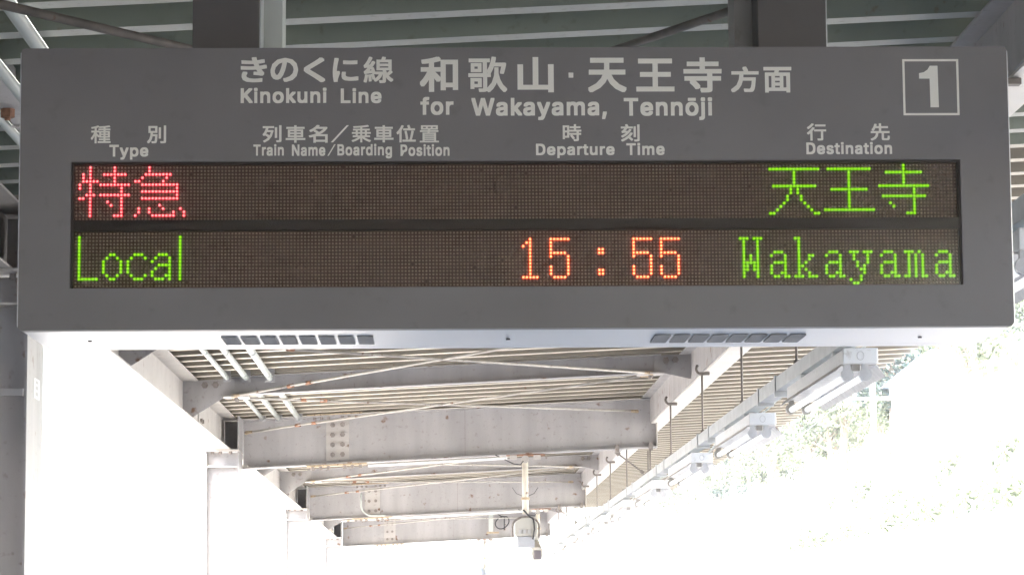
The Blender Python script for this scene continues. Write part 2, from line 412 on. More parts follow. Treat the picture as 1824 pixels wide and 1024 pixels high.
for (a, b_), wd in zip(bays, BW):
    rod(node(a, -1, False), node(b_, 1, True), 'bracing rod from near left to far right, ' + wd, .17 if a > 8 else .8, .011 if a > 8 else .016, 'rod' if a > 8 else 'hang')
    if a == 23.33 or b_ == 23.33 or True:
        rod(node(b_, -1, True), node(a, 1, False), 'bracing rod from far left to near right, ' + wd, .17 if a > 8 else .5, .011 if a > 8 else .016, 'rod' if a > 8 else 'hang')

# ------------------------------------------------------------------ conduits
CN = {-1.80: ('thin grey conduit pipe running under the deck, leftmost of three', .020), -1.64: ('grey conduit pipe under the deck, middle of three', .024), -1.44: ('thicker grey conduit pipe under the deck, rightmost of three', .027)}
for x, (lab, r) in CN.items():
    t = thing('conduit_pipe', lab, 'pipe', (x, 2, 2.065), 'conduit pipes under the deck')
    MB().tube([(0, 0, 0), (0, 26.0, 0)], r, 12).build('pipe', M['pvc'], t, smooth=True)
    for yy in (6.4, 10.6, 15.2, 19.0, 20.9, 24.0):
        MB().tube([(0, yy, 0), (0, yy+.07, 0)], r+.004, 12).build('coupling', M['pvc'], t, smooth=True)
    for yy in (5.8, 16.6, 21.25, 25.9):
        MB().box(-r-.012, r+.012, yy-.02, yy+.02, -r-.01, .075).build('pipe_clip', M['vent'], t)
t = tag(MB().tube([(-.74, 27.88, beam_bottom(-.74)-.034), (.66, 27.88, beam_bottom(.66)-.034)], .015, 8).build('beam_conduit', M['white'], smooth=True),
        'white conduit clipped under the nearest deep beam, left of the camera pole', 'pipe', 'white conduits under the beams')
t = tag(MB().tube([(-.62, 41.88, beam_bottom(-.62)-.034), (1.25, 41.88, beam_bottom(1.25)-.034)], .018, 8).build('beam_conduit', M['white'], smooth=True),
        'white conduit clipped under the second deep beam', 'pipe', 'white conduits under the beams')
# cable tray fragment above the top left corner of the board
t = thing('cable_duct', 'grey square cable duct crossing the upper left corner above the board', 'duct', (-1.70, 5, 2.10))
MB().box(-.05, .05, 0, 6.4, -.055, .055).build('duct_body', M['paint'], t)
MB().box(-.056, .056, 6.25, 6.29, -.062, .062).build('duct_joint', M['paint_w'], t)
MB().tube([(-.02, 5.9, .06), (-.02, 5.9, -.10)], .012, 8).build('hanging_bolt', M['rust'], t)
MB().tube([(-.02, 5.9, -.055), (-.02, 5.9, -.09)], .028, 6).build('nut', M['rust'], t)

# cable drops on second beam (flexible conduit) and loop on the last one
pts = [(-1.22, 41.93, 1.97), (-1.22, 41.92, 1.86)]
for k in range(9):
    a = k/8*PI/2; pts.append((-1.22+.16*(1-math.cos(a)), 41.90, 1.80-.17*math.sin(a)))
pts.append((-.85, 41.90, 1.632))
tag(MB().tube(pts, .013, 8).build('flexible_conduit', M['pvc'], smooth=True), 'curved flexible conduit on the left of the second deep beam', 'cable')
cx, cz, Y = 1.215, 2.03, 55.85
pts = [(cx-.02, Y, 1.80+.42)]
lp = []
for k in range(26):
    a = PI*.55-k/25*2.15*PI; rr = .13+.02*math.sin(k*.5)
    lp.append((cx+rr*math.cos(a), Y-.003*k*.3, 2.02+rr*.98*math.sin(a)))
tag(MB().tube([(1.02, Y, 2.21), (1.12, Y, 2.19), (1.2, Y, 2.14)]+lp[3:]+[(1.25, Y-.03, 1.87)], .011, 8).build('cable_loop', M['cable'], smooth=True),
    'black cable coiled in a loop in front of the last deep beam', 'cable')
t = thing('hanging_bracket', 'pale hanging bracket bar left of the black cable loop', 'bracket', (.985, 55.8, 0))
MB().box(-.045, .045, 0, .03, 1.83, 2.23).build('bar', M['pvc'], t); MB().box(-.09, .16, -.01, .04, 1.80, 1.835).build('foot', M['tan'], t)

# ------------------------------------------------------------------ lamp rail, hanger rods
RX = 2.10
t = thing('lamp_rail', 'zinc support rail for the lamps running along the right side', 'rail', (0, 0, 0))
b = MB(); b.box(RX-.045, RX-.040, 4, 55.8, 1.405, 1.49); b.box(RX+.040, RX+.045, 4, 55.8, 1.405, 1.49); b.box(RX-.040, RX+.040, 4, 55.8, 1.405, 1.410)
b.build('rail_body', M['rail'], t)
for k in range(12):
    MB().box(RX-.052, RX+.052, 9.2+k*4.32, 9.26+k*4.32, 1.385, 1.50).build('rail_bracket', M['rail'], t)
    MB().box(RX-.052, RX+.052, 12.6+k*4.32, 12.66+k*4.32, 1.37, 1.50).build('rail_bracket', M['rail'], t)
for i, Y in enumerate([7.0, 10.1, 13.2, 16.26, 19.25, 22.2, 25.3, 27.86, 28.14, 31.4, 34.5, 37.5, 40.6, 43.7, 46.8, 49.9]):
    beam = 27 < Y < 29
    where = {10.1: 'just right of the departure board', 7.0: 'out of view to the right', 13.2: 'hidden behind the right end of the board', 16.26: 'above the nearest lamp',
             19.25: 'second from the nearest lamp', 22.2: 'third from the nearest lamp, hook clearly seen', 25.3: 'fourth, just before the deep beam',
             27.86: 'front of the pair under the beam', 28.14: 'rear of the pair under the beam'}.get(Y, ['first', 'second', 'third', 'fourth', 'fifth', 'sixth', 'seventh'][i-9]+' beyond the nearest deep beam' if i > 8 else '')
    t = thing('hanger_rod', 'thin hanger rod of the lamp rail, ' + where, 'hanger', (RX, Y, 0), 'hanger rods of the lamp rail')
    top = 1.735 if beam else 2.0
    MB().tube([(0, 0, 1.43), (0, 0, top)], .0085, 8).build('rod', M['hang'], t, smooth=True)
    MB().tube([(0, 0, 1.495), (0, 0, 1.535)], [.026, .012], 8).build('lower_nut', M['hang'], t)
    if not beam:
        pts = [(.055, 0, 1.995), (-.01, 0, 1.988)]
        for k in range(7):
            a = -PI/2-k/6*PI*.8; pts.append((-.012+.035*math.cos(a), 0, 2.025+.037*math.sin(a)))
        MB().tube(pts, .0105, 8).build('hook', M['hang'], t, smooth=True)
        MB().box(-.02, .06, -.025, .025, 1.975, 1.998).build('clamp_plate', M['hang'], t)
    MB().box(-.055, .055, -.02, .02, 1.492, 1.498).build('washer_plate', M['hang'], t)
for Y, lab in ((28.1, 'short sloping stay rod from the nearest deep beam down to the lamp rail'), (42.1, 'short sloping stay rod from the second deep beam down to the lamp rail')):
    t = thing('stay_rod', lab, 'brace', (1.77, Y, 1.72), 'stay rods of the lamp rail')
    MB().tube([(0, 0, 0), (.28, .02, -.21)], .008, 8).build('rod', M['hang'], t)
    MB().tube([(0, 0, .01), (.035, 0, -.03)], .022, 8).build('rod_end', M['hang'], t); MB().tube([(.25, .02, -.19), (.28, .02, -.215)], .018, 8).build('rod_end', M['hang'], t)

# ------------------------------------------------------------------ twin tube lamps
def make_lamp():
    t = thing('fluorescent_lamp', 'x', 'lamp', (0, 0, 0), 'twin tube lamps along the right side of the canopy')
    bevel(MB().box(2.040, 2.211, .02, 2.32, 1.297, 1.372).build('housing', M['white'], t), .004)
    ec = bevel(MB().box(2.036, 2.215, -.01, .02, 1.294, 1.375).build('end_plate', M['white'], t), .006)
    ring = []
    for k in range(17):
        a = k/16*2*PI; ring.append((2.125+.018*math.cos(a), -.011, 1.335+.022*math.sin(a)))
    MB().tube(ring, .0016, 6, cap=False).build('knockout_ring', M['cap'], ec)
    r = MB().prism([(2.030, 1.2965), (2.218, 1.2965), (2.266, 1.236), (2.262, 1.234), (2.213, 1.289), (2.036, 1.289), (2.005, 1.262), (2.001, 1.264)], 'y', .06, 2.36)
    r.build('reflector', M['refl'], t)
    for x in (2.058, 2.150):
        MB().tube([(x, .05, 1.236), (x, 2.26, 1.236)], .0165, 14).build('tube', M['tube'], t, smooth=True)
        for y0, s_ in ((.0, 1), (2.26, -1)):
            q = MB(); q.tube([(x, y0, 1.240), (x, y0+.035, 1.240)], .032, 16); q.box(x-.016, x+.016, y0+.004, y0+.032, 1.25, 1.294)
            q.build('socket', M['cap'] if s_ > 0 else M['rod'], t)
    MB().box(2.085, 2.125, .02, .06, 1.262, 1.294).build('ballast_cover', M['rod'], t)
    MB().box(2.06, 2.15, .5, .56, 1.372, 1.404).build('mounting_foot', M['rail'], t)
    MB().box(2.06, 2.15, 1.8, 1.86, 1.372, 1.404).build('mounting_foot', M['rail'], t)
    return t
LL = ['twin tube lamp at the right edge, beside the lower right of the board', 'nearest fully seen twin tube lamp, right below the board', 'second twin tube lamp from the board', 'third twin tube lamp from the board',
      'fourth twin tube lamp from the board', 'fifth twin tube lamp from the board', 'sixth twin tube lamp from the board', 'seventh twin tube lamp from the board', 'eighth twin tube lamp from the board', 'farthest twin tube lamp, at the end of the rail']
L0 = make_lamp()
for k in range(10):
    o = L0 if k == 0 else copy_tree(L0)
    o.location = (0, 9.63+4.32*k+random.uniform(-.015, .015), random.uniform(-.004, .002)); o['label'] = LL[k]

pts = []
for k in range(11*8+1):
    u_ = k/8; pts.append((2.185+.012*math.sin(k*1.7), 8.2+u_*4.32, 1.425-.05*math.sin((u_ % 1)*PI)**2*(.5+.5*math.sin(u_*2.3))))
tag(MB().tube(pts, .006, 6).build('lamp_cable', M['pvc'], smooth=True), 'pale cable sagging between the lamps along the right side', 'cable')

# ------------------------------------------------------------------ security cameras
def sec_cam(X, Y, lab, pole, bulky):
    zb = beam_bottom(X)
    t = thing('security_camera', lab, 'camera', (X, Y, zb), 'security cameras hanging from the beams')
    MB().box(-.19, .20, -.09, .09, -.012, -.001).build('mount_plate', M['rust'], t)
    for cx in (-.12, .12): MB().box(cx-.035, cx+.035, -.11, -.05, -.055, -.012).build('beam_clamp', M['paint_w'], t)
    MB().tube([(0, -.06, -.05), (0, 0, -.05)], .04, 14).build('swivel', M['paint_w'], t)
    MB().tube([(0, 0, -.02), (0, 0, -pole)], .031, 12).build('pole', M['pole'], t, smooth=True)
    MB().tube([(0, 0, -pole*.72), (0, 0, -pole*.72-.025)], .044, 12).build('collar', M['tan'], t)
    z = -pole
    if bulky:
        for s_ in (-1, 1): MB().tube([(0, -.0, z*.72), (.09*s_, 0, z*.72+.04), (.13*s_, 0, z*.72+.10)], .003, 5).build('tie_wire', M['cable'], t)
        h = MB(); pts = []
        for k in range(9): 
            a = PI-k/8*PI; pts.append((.115*math.cos(a), z-.115+.075*math.sin(a)))
        pts += [(.115, z-.20), (.10, z-.23), (-.10, z-.23), (-.115, z-.20)]
        bevel(h.prism(pts, 'y', -.18, .16).build('housing', M['camshell'], t), .008)
        MB().box(-.085, .085, -.19, .12, z-.335, z-.232).build('lens_window', M['camdark'], t)
        for cx in (-.06, -.015, .03): MB().box(cx-.014, cx+.014, -.20, -.18, z-.20, z-.165).build('connector', M['vent'], t)
        MB().tube([(-.02, -.02, z+.04), (.03, -.1, z-.02), (.075, -.19, z-.06), (.085, -.2, z-.16), (.065, -.2, z-.26)], .009, 8).build('cable', M['cable'], t, smooth=True)
        pts = [(.135*math.cos(PI-k/10*PI), -.1, z-.125+.095*math.sin(k/10*PI)) for k in range(11)]
        MB().tube([(-.135, -.1, z-.24)]+pts+[(.135, -.1, z-.24)], .010, 8).build('support_hoop', M['bolt'], t, smooth=True)
    else:
        hb = MB(); pr = [(-.085, 0), (-.075, .085), (-.04, .11), (.04, .11), (.075, .085), (.085, 0), (.065, -.085), (-.065, -.085)]
        vs = [(x_-.02, -.32, z-.30+y_) for x_, y_ in pr]+[(x_*.95-.06, .1, z-.14+y_*.9) for x_, y_ in pr]
        hb.add(vs, [tuple(range(8)), tuple(range(15, 7, -1))]+[(i, i+8, (i+1) % 8+8, (i+1) % 8) for i in range(8)])
        bevel(hb.build('housing', M['camshell'], t), .006)
        bevel(MB().box(-.075, .035, -.345, -.325, z-.37, z-.235).build('lens_window', M['camglass'], t), .015)
        MB().box(-.045, .03, -.06, .05, z-.07, z).build('pan_bracket', M['camshell'], t)
    # cable along the flange
    MB().tube([(-.30, -.11, -.01), (-.22, -.12, -.05), (-.12, -.12, -.10), (-.05, -.11, -.11), (-.02, -.07, -.07)], .006, 6).build('drop_cable', M['cable'], t, smooth=True)
    return t
M['pole'] = mat('stained_white_pole', (.66, .62, .54), .5, var=.06, scale=6, rust=.22, rust_scale=11)
sec_cam(.842, 28.0, 'boxy security camera on a stained white pole under the nearest deep beam', .60, True)
sec_cam(1.45, 42.0, 'tilted bullet security camera on a pole under the second deep beam', .40, False)
sec_cam(.86, 56.0, 'small faint security camera hanging from the farthest beam', .52, False)

# ------------------------------------------------------------------ departure board
BX0, BX1, BZ0, BZ1, BY0, BY1 = -1.2089, 1.6519, .8406, 1.6594, 7.9, 8.502
WX0, WX1, WZ0, WZ1 = -1.0628, 1.5076, .9604, 1.3266
B = thing('departure_board', 'long grey hanging departure board for track 1 with lit LED train times', 'departure board', (0, 0, 0))
def ring_frame(y0, y1, X0, X1, Z0, Z1, r, hole, nseg=5):
    """rounded rectangle plate with a rectangular hole"""
    out = []
    for cx, cz, a0 in ((X1-r, Z1-r, 0), (X0+r, Z1-r, PI/2), (X0+r, Z0+r, PI), (X1-r, Z0+r, 1.5*PI)):
        for k in range(nseg+1):
            a = a0+k/nseg*PI/2; out.append((cx+r*math.cos(a), cz+r*math.sin(a)))
    inn = []
    hx = [(hole[1], hole[3]), (hole[0], hole[3]), (hole[0], hole[2]), (hole[1], hole[2])]
    for c_ in hx: inn += [c_]*(nseg+1)
    n = len(out); mb = MB(); vs = []
    for y in (y0, y1):
        vs += [(x, y, z) for x, z in out]; vs += [(x, y, z) for x, z in inn]
    fs = []
    for i in range(n):
        j = (i+1) % n
        for off in (0, 2*n): fs.append((off+i, off+j, off+n+j, off+n+i) if (i+1) % (nseg+1) == 0 else (off+i, off+j, off+n+i))
        fs.append((i, j, 2*n+j, 2*n+i))
        if (i+1) % (nseg+1) == 0: fs.append((n+i, n+j, 3*n+j, 3*n+i))
    mb.add(vs, fs); return mb
fr = ring_frame(BY0, BY0+.045, BX0, BX1, BZ0, BZ1, .012, (WX0, WX1, WZ0, WZ1)).build('front_frame', M['face'], B)
bpy.context.view_layer.update()
bmx = bmesh.new(); bmx.from_mesh(fr.data); bmesh.ops.remove_doubles(bmx, verts=bmx.verts, dist=1e-5); bmesh.ops.recalc_face_normals(bmx, faces=bmx.faces); bmx.to_mesh(fr.data); bmx.free()
# aluminium case behind the frame: sides, top, bottom, back
e = .0035
MB().box(BX0-e, BX0+.004, BY0+.004, BY1, BZ0+.012, BZ1-.012).build('side_panel', M['trim'], B)
MB().box(BX1-.004, BX1+e, BY0+.004, BY1, BZ0+.012, BZ1-.012).build('side_panel', M['trim'], B)
MB().box(BX0+.006, BX1-.006, BY0+.046, BY1, BZ1-.010, BZ1-.004).build('top_panel', M['face'], B)
MB().box(BX0+.004, BX1-.004, BY1-.006, BY1-.001, BZ0+.012, BZ1-.012).build('back_panel', M['face'], B)
MB().box(BX0+.006, BX1-.006, BY0+.047, BY1-.085, BZ0+.003, BZ0+.011).build('bottom_panel', M['under'], B)
MB().box(BX0+.006, BX1-.006, BY1-.080, BY1-.0, BZ0+.003, BZ0+.011).build('bottom_panel', M['under'], B)
MB().box(BX0+.006, BX1-.006, BY1-.085, BY1-.080, BZ0+.009, BZ0+.012).build('panel_gap', M['bezel'], B)
vb = MB()
for k in range(9): vb.box(.002, .045, .004+k*.0215, .016+k*.0215, 0, .0022)
for a4 in ((0, .047, -.002, .0005), (0, .047, .1985, .201), (0, .0018, .0005, .1985), (.0452, .047, .0005, .1985)): vb.box(a4[0], a4[1], a4[2], a4[3], -.0004, .0035)
vb.box(.002, .045, .001, .198, .0024, .0035)
vm = vb.mesh('vent', [M['vent'], M['bezel']])
for x0 in (-.648, .632):
    for i in range(8): link('vent', vm, B, (x0+i*.0572, 8.125, BZ0-.0012))
sm = disc_mesh('screw', .006, .003, 10, M['bezel'], 'z')
for x in (-1.045, .20, 1.435): link('screw', sm, B, (x, 8.23, BZ0+.003))
# display
D = MB(); D.box(WX0+.001, WX1-.001, BY0+.030, BY0+.034, WZ0+.001, WZ1-.001); D.build('display_panel', M['pcb'], B)
MB().box(WX0+.002, WX1-.002, BY0+.012, BY0+.029, 1.1275, 1.1590).build('display_divider', M['bezel'], B)
sh = MB(); sh.box(WX0+.0012, WX1-.0012, BY0+.006, BY0+.030, WZ1-.0055, WZ1-.001); sh.build('display_lip', M['bezel'], B)
sh = MB(); sh.box(WX0+.0012, WX0+.006, BY0+.006, BY0+.030, WZ0+.002, WZ1-.006); sh.build('display_lip', M['bezel'], B)
sh = MB(); sh.box(WX1-.006, WX1-.0012, BY0+.006, BY0+.030, WZ0+.002, WZ1-.006); sh.build('display_lip', M['bezel'], B)
X0_, PX = -1.0502, .009986
def led_pos(c, r, row):
    return X0_+c*PX, ((1.3142-r*.00998) if row == 0 else (1.1215-r*.01007))
# characters -------------------------------------------------------
def G(d):
    s = set()
    for r_, cs in d.items():
        for c_ in cs: s.add((c_, r_))
    return s
def rg(a, b_): return list(range(a, b_+1))
def mrg(*ds):
    s = set()
    for d in ds: s |= G(d)
    return s
col = lambda c_, a, b_: {r_: [c_] for r_ in rg(a, b_)}
toku = mrg(col(4, 0, 14), col(11, 0, 5), {2: rg(8, 14)}, {2: [2], 3: [2], 4: rg(2, 6), 5: [1], 6: [1]}, {5: rg(7, 15)}, col(13, 5, 14), {8: [3, 4, 5]+rg(7, 15), 9: [1, 2], 10: [9], 11: [10], 14: [11, 12, 13]})
kyu = mrg(col(5, 0, 1), {2: rg(4, 11), 3: [3, 10], 4: [1, 2, 9], 5: rg(3, 13), 6: [13], 7: rg(3, 13), 8: [13], 9: rg(3, 13), 11: [8], 12: [2, 5, 9, 14], 13: [2, 5, 12, 15], 14: [1]+rg(6, 12)+[15]})
ten = mrg({1: rg(1, 15)}, col(8, 2, 5), {6: rg(2, 14), 7: [7, 9], 8: [7, 9], 9: [6, 10], 10: [6, 10], 11: [5, 11], 12: [4, 12], 13: [3, 13], 14: [1, 2, 14, 15]})
ou = mrg({1: rg(2, 14), 7: rg(3, 13), 13: rg(1, 15)}, col(8, 1, 13))
ji = mrg(col(8, 0, 6), {2: rg(3, 13), 6: rg(1, 15), 9: rg(2, 14)}, col(11, 6, 14), {11: [4], 12: [5], 14: [9, 10, 11]})
Lc = mrg(col(1, 1, 13), {13: rg(1, 6)})
oc = G({6: [10, 11], 7: [9, 12], 8: [8, 13], 9: [8, 13], 10: [8, 13], 11: [8, 13], 12: [9, 12], 13: [10, 11]})
cc = G({6: [17, 18, 19], 7: [16, 20], 8: [15], 9: [15], 10: [15], 11: [15], 12: [16, 20], 13: [17, 18, 19]})
ac = G({6: [24, 25, 26], 7: [23, 27], 8: [22, 27], 9: [24, 25, 26, 27], 10: [23, 27], 11: [22, 27], 12: [22, 26, 27], 13: [23, 24, 25, 27]})
lc = G(col(30, 1, 13))
one = mrg(col(2, 2, 13), {3: [1], 4: [0], 13: rg(0, 4)})
five = mrg({2: rg(0, 5)}, col(0, 2, 7), {6: rg(0, 4)}, col(5, 7, 12), col(0, 10, 12), {13: rg(1, 4)})
colon = G({5: [0, 1], 6: [0, 1], 11: [0, 1], 12: [0, 1]})
W_ = mrg({2: [0, 1, 2, 4, 5, 6]}, col(1, 3, 13), col(5, 3, 13), col(3, 7, 9), {9: rg(1, 5), 10: [1, 2, 4, 5], 11: [1, 2, 4, 5]})
a_ = G({6: [2, 3, 4], 7: [1, 5], 8: [5], 9: [2, 3, 4, 5], 10: [1, 5], 11: [1, 5], 12: [1, 4, 5], 13: [2, 3, 5, 6]})
k_ = mrg({2: [0, 1]}, col(1, 3, 12), {7: [4, 5], 8: [4], 9: [3], 10: [2], 11: [3], 12: [4], 13: [0, 1, 2, 4, 5, 6]})
y_ = G({6: [0, 1, 2, 4, 5, 6], 7: [1, 5], 8: [1, 5], 9: [2, 5], 10: [2, 4], 11: [3, 4], 12: [4], 13: [3], 14: [0, 3], 15: [1, 2]})
m_ = mrg({6: [0, 1, 2, 4]}, col(1, 7, 12), col(3, 7, 13), col(5, 7, 12), {13: [0, 1, 3, 5, 6]})
chars = [(toku, 0, 0, 'red'), (kyu, 16, 0, 'red'), (ten, 200, 0, 'green'), (ou, 216, 0, 'green'), (ji, 232, 0, 'green'),
         (Lc, 0, 1, 'green'), (oc, 0, 1, 'green'), (cc, 0, 1, 'green'), (ac, 0, 1, 'green'), (lc, 0, 1, 'green'),
         (one, 129, 1, 'orange'), (five, 137, 1, 'orange'), (colon, 151, 1, 'orange'), (five, 161, 1, 'orange'), (five, 169, 1, 'orange'),
         (W_, 192, 1, 'green'), (a_, 200, 1, 'green'), (k_, 208, 1, 'green'), (a_, 216, 1, 'green'), (y_, 224, 1, 'green'), (a_, 232, 1, 'green'), (m_, 240, 1, 'green'), (a_, 248, 1, 'green')]
lit = set()
for s, off, row, colr in chars:
    mb = MB()
    for c_, r_ in sorted(s):
        x, z = led_pos(c_+off, r_, row); lit.add((c_+off, r_, row))
        n = 10; y0 = BY0+.0295
        rim = [(x+.0050*math.cos(2*PI*k/n), y0-.0015, z+.0050*math.sin(2*PI*k/n)) for k in range(n)]
        mid = [(x+.0031*math.cos(2*PI*k/n), y0-.004, z+.0031*math.sin(2*PI*k/n)) for k in range(n)]
        base = [(a, y0+.0005, b2) for a, _, b2 in rim]
        mb.add(base+rim+mid, [(k, (k+1) % n, n+(k+1) % n, n+k) for k in range(n)]+[(n+k, n+(k+1) % n, 2*n+(k+1) % n, 2*n+k) for k in range(n)], 0)
        mb.add(mid+[(x, y0-.005, z)], [(k, (k+1) % n, n) for k in range(n)], 1)
    o = mb.build('lit_character', [M[colr+'_rim'], M[colr+'_core']], B)
    o['label'] = 'character of lit %s LED dots' % colr
for row in (0, 1):
    mb = MB()
    for r_ in range(16):
        for c_ in range(256):
            if (c_, r_, row) in lit or random.random() < .002: continue
            x, z = led_pos(c_, r_, row); n = 6; y0 = BY0+.0300; q = .0033
            rim = [(x+q*math.cos(2*PI*k/n), y0, z+q*math.sin(2*PI*k/n)) for k in range(n)]
            mb.add(rim+[(x, y0-.003, z)], [(k, (k+1) % n, n) for k in range(n)])
    me = mb.mesh('unlit_dots', M['lens']); o = link('unlit_dots', me, B); o['kind'] = 'stuff'
MB().box(WX0+.0065, WX1-.0065, BY0+.0095, BY0+.0105, WZ0+.002, WZ1-.006).build('display_cover', M['pane'], B)

# printed lettering -------------------------------------------------
TXT = [
('き', -0.5769, 1.5581, -0.5010, 1.6322, 'k'), ('の', -0.4910, 1.5588, -0.4108, 1.6297, 'k'), ('く', -0.3944, 1.5577, -0.3320, 1.6309, 'k'),
('に', -0.3107, 1.5584, -0.2363, 1.6293, 'k'), ('線', -0.2216, 1.5550, -0.1352, 1.6328, 'k'), ('Kinokuni', -0.5765, 1.4966, -0.3284, 1.5420, 'l'),
('Line', -0.2875, 1.4958, -0.1696, 1.5404, 'l'), ('和', -0.0588, 1.5287, 0.0523, 1.6324, 'k'), ('歌', 0.0818, 1.5270, 0.1946, 1.6321, 'k'),
('山', 0.2245, 1.5266, 0.3297, 1.6306, 'k'), ('天', 0.4289, 1.5261, 0.5415, 1.6281, 'k'), ('王', 0.5693, 1.5283, 0.6803, 1.6253, 'k'),
('寺', 0.7069, 1.5249, 0.8182, 1.6286, 'k'), ('方', 0.8446, 1.5251, 0.9261, 1.6012, 'k'), ('面', 0.9401, 1.5244, 1.0216, 1.6000, 'k'),
('for', -0.0574, 1.4608, 0.0386, 1.5140, 'l'), ('Wakayama,', 0.0902, 1.4450, 0.4829, 1.5105, 'l'), ('Tennōji', 0.5323, 1.4437, 0.7893, 1.5109, 'l'),
('種', -1.0070, 1.3807, -0.9498, 1.4328, 'k'), ('別', -0.8453, 1.3803, -0.7905, 1.4324, 'k'), ('Type', -0.9535, 1.3329, -0.8412, 1.3764, 'l'),
('列', -0.5130, 1.3819, -0.4583, 1.4321, 'k'), ('車', -0.4465, 1.3808, -0.3896, 1.4319, 'k'), ('名', -0.3799, 1.3806, -0.3252, 1.4327, 'k'),
('乗', -0.2564, 1.3812, -0.2000, 1.4323, 'k'), ('車', -0.1911, 1.3810, -0.1352, 1.4312, 'k'), ('位', -0.1266, 1.3808, -0.0707, 1.4319, 'k'),
('置', -0.0595, 1.3806, -0.0040, 1.4308, 'k'), ('Train', -0.5394, 1.3428, -0.4516, 1.3768, 'l'), ('Name', -0.4282, 1.3419, -0.3319, 1.3755, 'l'),
('Boarding', -0.2973, 1.3341, -0.1397, 1.3770, 'l'), ('Position', -0.1152, 1.3408, 0.0265, 1.3755, 'l'), ('時', 0.3543, 1.3830, 0.4083, 1.4327, 'k'),
('刻', 0.5228, 1.3814, 0.5772, 1.4323, 'k'), ('Departure', 0.2764, 1.3336, 0.5041, 1.3758, 'l'), ('Time', 0.5381, 1.3413, 0.6491, 1.3775, 'l'),
('行', 1.0633, 1.3824, 1.1195, 1.4332, 'k'), ('先', 1.2483, 1.3819, 1.3049, 1.4327, 'k'), ('Destination', 1.0607, 1.3421, 1.3101, 1.3780, 'l')]
